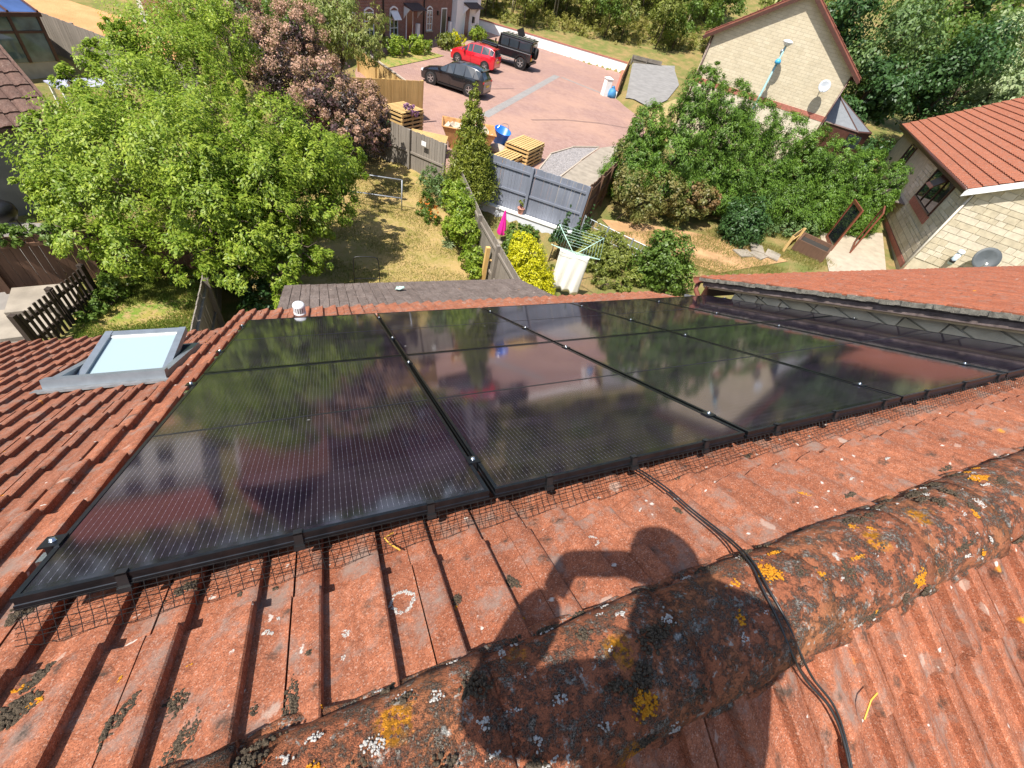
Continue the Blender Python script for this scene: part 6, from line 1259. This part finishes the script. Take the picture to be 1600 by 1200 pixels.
tag(mb.obj('rubble', plain('pale_rubble', (.48, .40, .30), .9, 0, .3, 8), sk2), kind='stuff')
for i, (x, y, s, rx, lab) in enumerate([(9.75, 22.0, 1.25, .25, 'larger blue plastic bucket chair shape standing by the pallets'), (10.0, 21.3, .7, 1.3, 'small blue bucket lying near the pallets')]):
    o = thing('bucket', ['large blue plastic tub standing behind the pallets', 'small blue bucket lying tipped over near the pallets'][i], 'bucket', (x, y, H(x, y) + (.02 if i == 0 else .18))); o.rotation_euler = (rx, 0, .4)
    MB().lathe([(0, 0), (.24 * s, 0), (.34 * s, .5 * s), (.36 * s, .52 * s), (.33 * s, .51 * s), (.23 * s, .03), (0, .03)], 18).obj('tub', BLUEP, o, True); MB().tube([(.34 * s * math.cos(a), .05, .52 * s + .25 * s * math.sin(a)) for a in [math.pi * k / 8 for k in range(9)]], .012, 5).obj('handle', STEEL, o)
mb = MB().lathe([(0, 0), (.5, .02), (.55, .12), (.3, .25), (0, .27)], 12); sa = mb.obj('sand_bag', plain('beige_sack', (.42, .35, .27), .9), None, True); sa.location = (9.3, 20.9, H(9.3, 20.9)); tag(sa, 'slumped beige sack beside the blue tub', 'sack')
# parasol, pot, drying frame, posts
pa = thing('parasol', 'closed bright pink parasol against the lilac white wall', 'parasol', (7.25, 13.95, H(7.25, 13.95)))
pa.scale = (.8, .8, .8)
PINK = plain('pink_fabric', (.75, .02, .30), .7, 0, .1, 9)
MB().tube([(0, 0, 0), (0, 0, 1.75)], .02, 8).obj('pole', WHITEP, pa, True)
V = []; seg = 24
for z, r in ((.48, .19), (.6, .21), (.9, .16), (1.2, .11), (1.5, .06), (1.68, .02)):
    for s in range(seg): a = 6.283 * s / seg; q = r * (1 + .22 * math.cos(a * 6)); V.append((q * math.cos(a), q * math.sin(a), z + (.05 * math.cos(a * 6) if z < .5 else 0)))
raw('canopy', V, [(i * seg + s, i * seg + (s + 1) % seg, (i + 1) * seg + (s + 1) % seg, (i + 1) * seg + s) for i in range(5) for s in range(seg)], PINK, pa, True)
MB().lathe([(0, 0), (.22, 0), (.22, .06), (.04, .1), (0, .1)], 16).obj('base', CONC, pa)
fp = thing('flower_pot', 'terracotta pot with small plant on the white wall', 'flower pot', (8.12, 14.44, -5.965))
MB().lathe([(0, 0), (.09, 0), (.13, .2), (.15, .2), (.15, .25), (.12, .25), (.11, .2), (0, .2)], 16).obj('pot', plain('pink_terracotta', (.50, .24, .18), .8), fp, True); p_ = leaf_cloud('plant', [(0, 0, .4, .16)], 220, .09, G_OLIVE, fp, 91)
rd = thing('rotary_dryer', 'green and white rotary clothes dryer open over the shrubs', 'clothes dryer', (8.0, 9.75, -6.2), -.6)
rd.scale = (.85, .85, .95)
MINT = plain('mint_plastic', (.42, .62, .52), .5)
MB().tube([(0, 0, 0), (0, 0, 1.35)], .025, 8).obj('mast', STEEL, rd, True)
ends = [Vector((1.25 * math.cos(a), 1.25 * math.sin(a), 1.75)) for a in [math.pi / 4 + math.pi / 2 * k for k in range(4)]]
for e in ends: MB().tube([(0, 0, 1.25), e], .016, 6).obj('arm', MINT, rd, True); MB().tube([(0, 0, .85), e * .45 + Vector((0, 0, .62))], .010, 5).obj('strut', STEEL, rd)
for k in range(7):
    f = .34 + .11 * k
    P = [Vector((0, 0, 1.25)).lerp(e, f) for e in ends]; MB().tube(P + [P[0]], .0045, 4).obj('line', MINT, rd)
shm = NT('white_cotton_sheet'); SHEET = shm.p(col=(.78, .76, .70), rough=.9, nrm=shm.bump(shm.noise(40, 3), .1, .01))
V = []; nu, nv_ = 26, 12
e0, e1 = Vector((0, 0, 1.25)).lerp(ends[3], .8), Vector((0, 0, 1.25)).lerp(ends[2], .8)
for j in range(nv_):
    for i in range(nu):
        f = i / (nu - 1); p = e1.lerp(e0, .12 + f * .76); q = j / (nv_ - 1); wv = .07 * q * math.sin(f * 19 + q * 1.5) + .03 * math.sin(f * 7)
        V.append((p.x + wv * .4, p.y + wv - .25 * q * f * 0, p.z - 1.5 * q * (1 - .08 * math.sin(f * 3)) - .05 * math.sin(f * math.pi)))
s_ = raw('sheet', V, [(j * nu + i, j * nu + i + 1, (j + 1) * nu + i + 1, (j + 1) * nu + i) for j in range(nv_ - 1) for i in range(nu - 1)], SHEET, None, True, rd.matrix_world if False else Matrix.Translation((8.0, 9.75, -6.2)) @ Matrix.Rotation(-.6, 4, 'Z') @ Matrix.Diagonal((.85, .85, .95, 1))); s_.modifiers.new('solid', 'SOLIDIFY').thickness = .004
tag(s_, 'white cotton sheet hanging from the rotary dryer', 'sheet')
STEELG = plain('grey_painted_steel', (.36, .38, .41), .5, .2)
gl = thing('goal_frame', 'small grey metal goal frame at the shaded end of the lawn', 'goal', (0, 0, 0))
gp = [(1.55, 15.2, -6.18), (3.5, 14.75, -6.18)]
for p in gp: MB().tube([p, (p[0], p[1], -5.05)], .022, 8).obj('upright', STEELG, gl, True)
for z in (-5.05, -5.7): MB().tube([(gp[0][0], gp[0][1], z), (gp[1][0], gp[1][1], z)], .02, 8).obj('crossbar', STEELG, gl, True)
bf = thing('metal_frame', 'thin black metal hoop standing on the lawn behind the extension', 'frame', (0, 0, 0))
MB().tube(spline([(1.38, 9.9, -6.18), (1.38, 9.95, -5.6), (1.40, 9.97, -5.25), (1.46, 9.97, -5.17), (1.7, 9.95, -5.15), (1.95, 9.93, -5.17), (2.02, 9.92, -5.26), (2.04, 9.9, -5.6), (2.04, 9.85, -6.18)], 5), .014, 6).obj('hoop', BLACKPL, bf, True); MB().tube([(1.38, 9.93, -5.8), (2.04, 9.88, -5.8)], .01, 6).obj('crossbar', BLACKPL, bf)
wp = thing('timber_post', 'orange brown timber post with side peg against the slatted fence', 'post', (5.2, 10.1, -6.2))
MB().mm((-.06, -.06, 0), (.06, .06, 1.25)).obj('shaft', FENCE_Y, wp); MB().tube([(.06, 0, .85), (.2, -.02, .8)], .035, 8).obj('peg', FENCE_P, wp)
# metal lattice panels behind the dryer
la_ = thing('lattice_fence', 'low grey metal lattice panels behind the shrubs', 'fence')
A0, A1 = Vector((10.2, 13.0, 0)), Vector((12.0, 10.4, 0)); LG_ = plain('grey_metal', (.36, .40, .42), .5, .4)
for k in range(3):
    a, b = A0.lerp(A1, k / 3), A0.lerp(A1, (k + 1) / 3)
    MB().tube([a + Vector((0, 0, -6.1)), a + Vector((0, 0, -5.25))], .035, 6).obj('post', LG_, la_)
    for z in (-5.3, -5.55, -5.8): MB().tube([a + Vector((0, 0, z)), b + Vector((0, 0, z))], .015, 5).obj('rail', LG_, la_)
    for i in range(7): p = a.lerp(b, i / 7); MB().tube([p + Vector((0, 0, -5.95)), p + Vector((0, 0, -5.3))], .012, 5).obj('bar', LG_, la_)
# white marker on the fence
o = MB().box((0, 0, 0), (.22, .02, .16)).obj('fence_sign', WHITEP); o.matrix_world = Matrix.Translation((4.9, 17.72, -4.75)) @ Matrix.Rotation(math.atan2(-2.6, 2.3), 4, 'Z'); o.location.y -= .12; o.location.x -= .05; tag(o, 'small blank white plate on the weathered fence', 'sign')
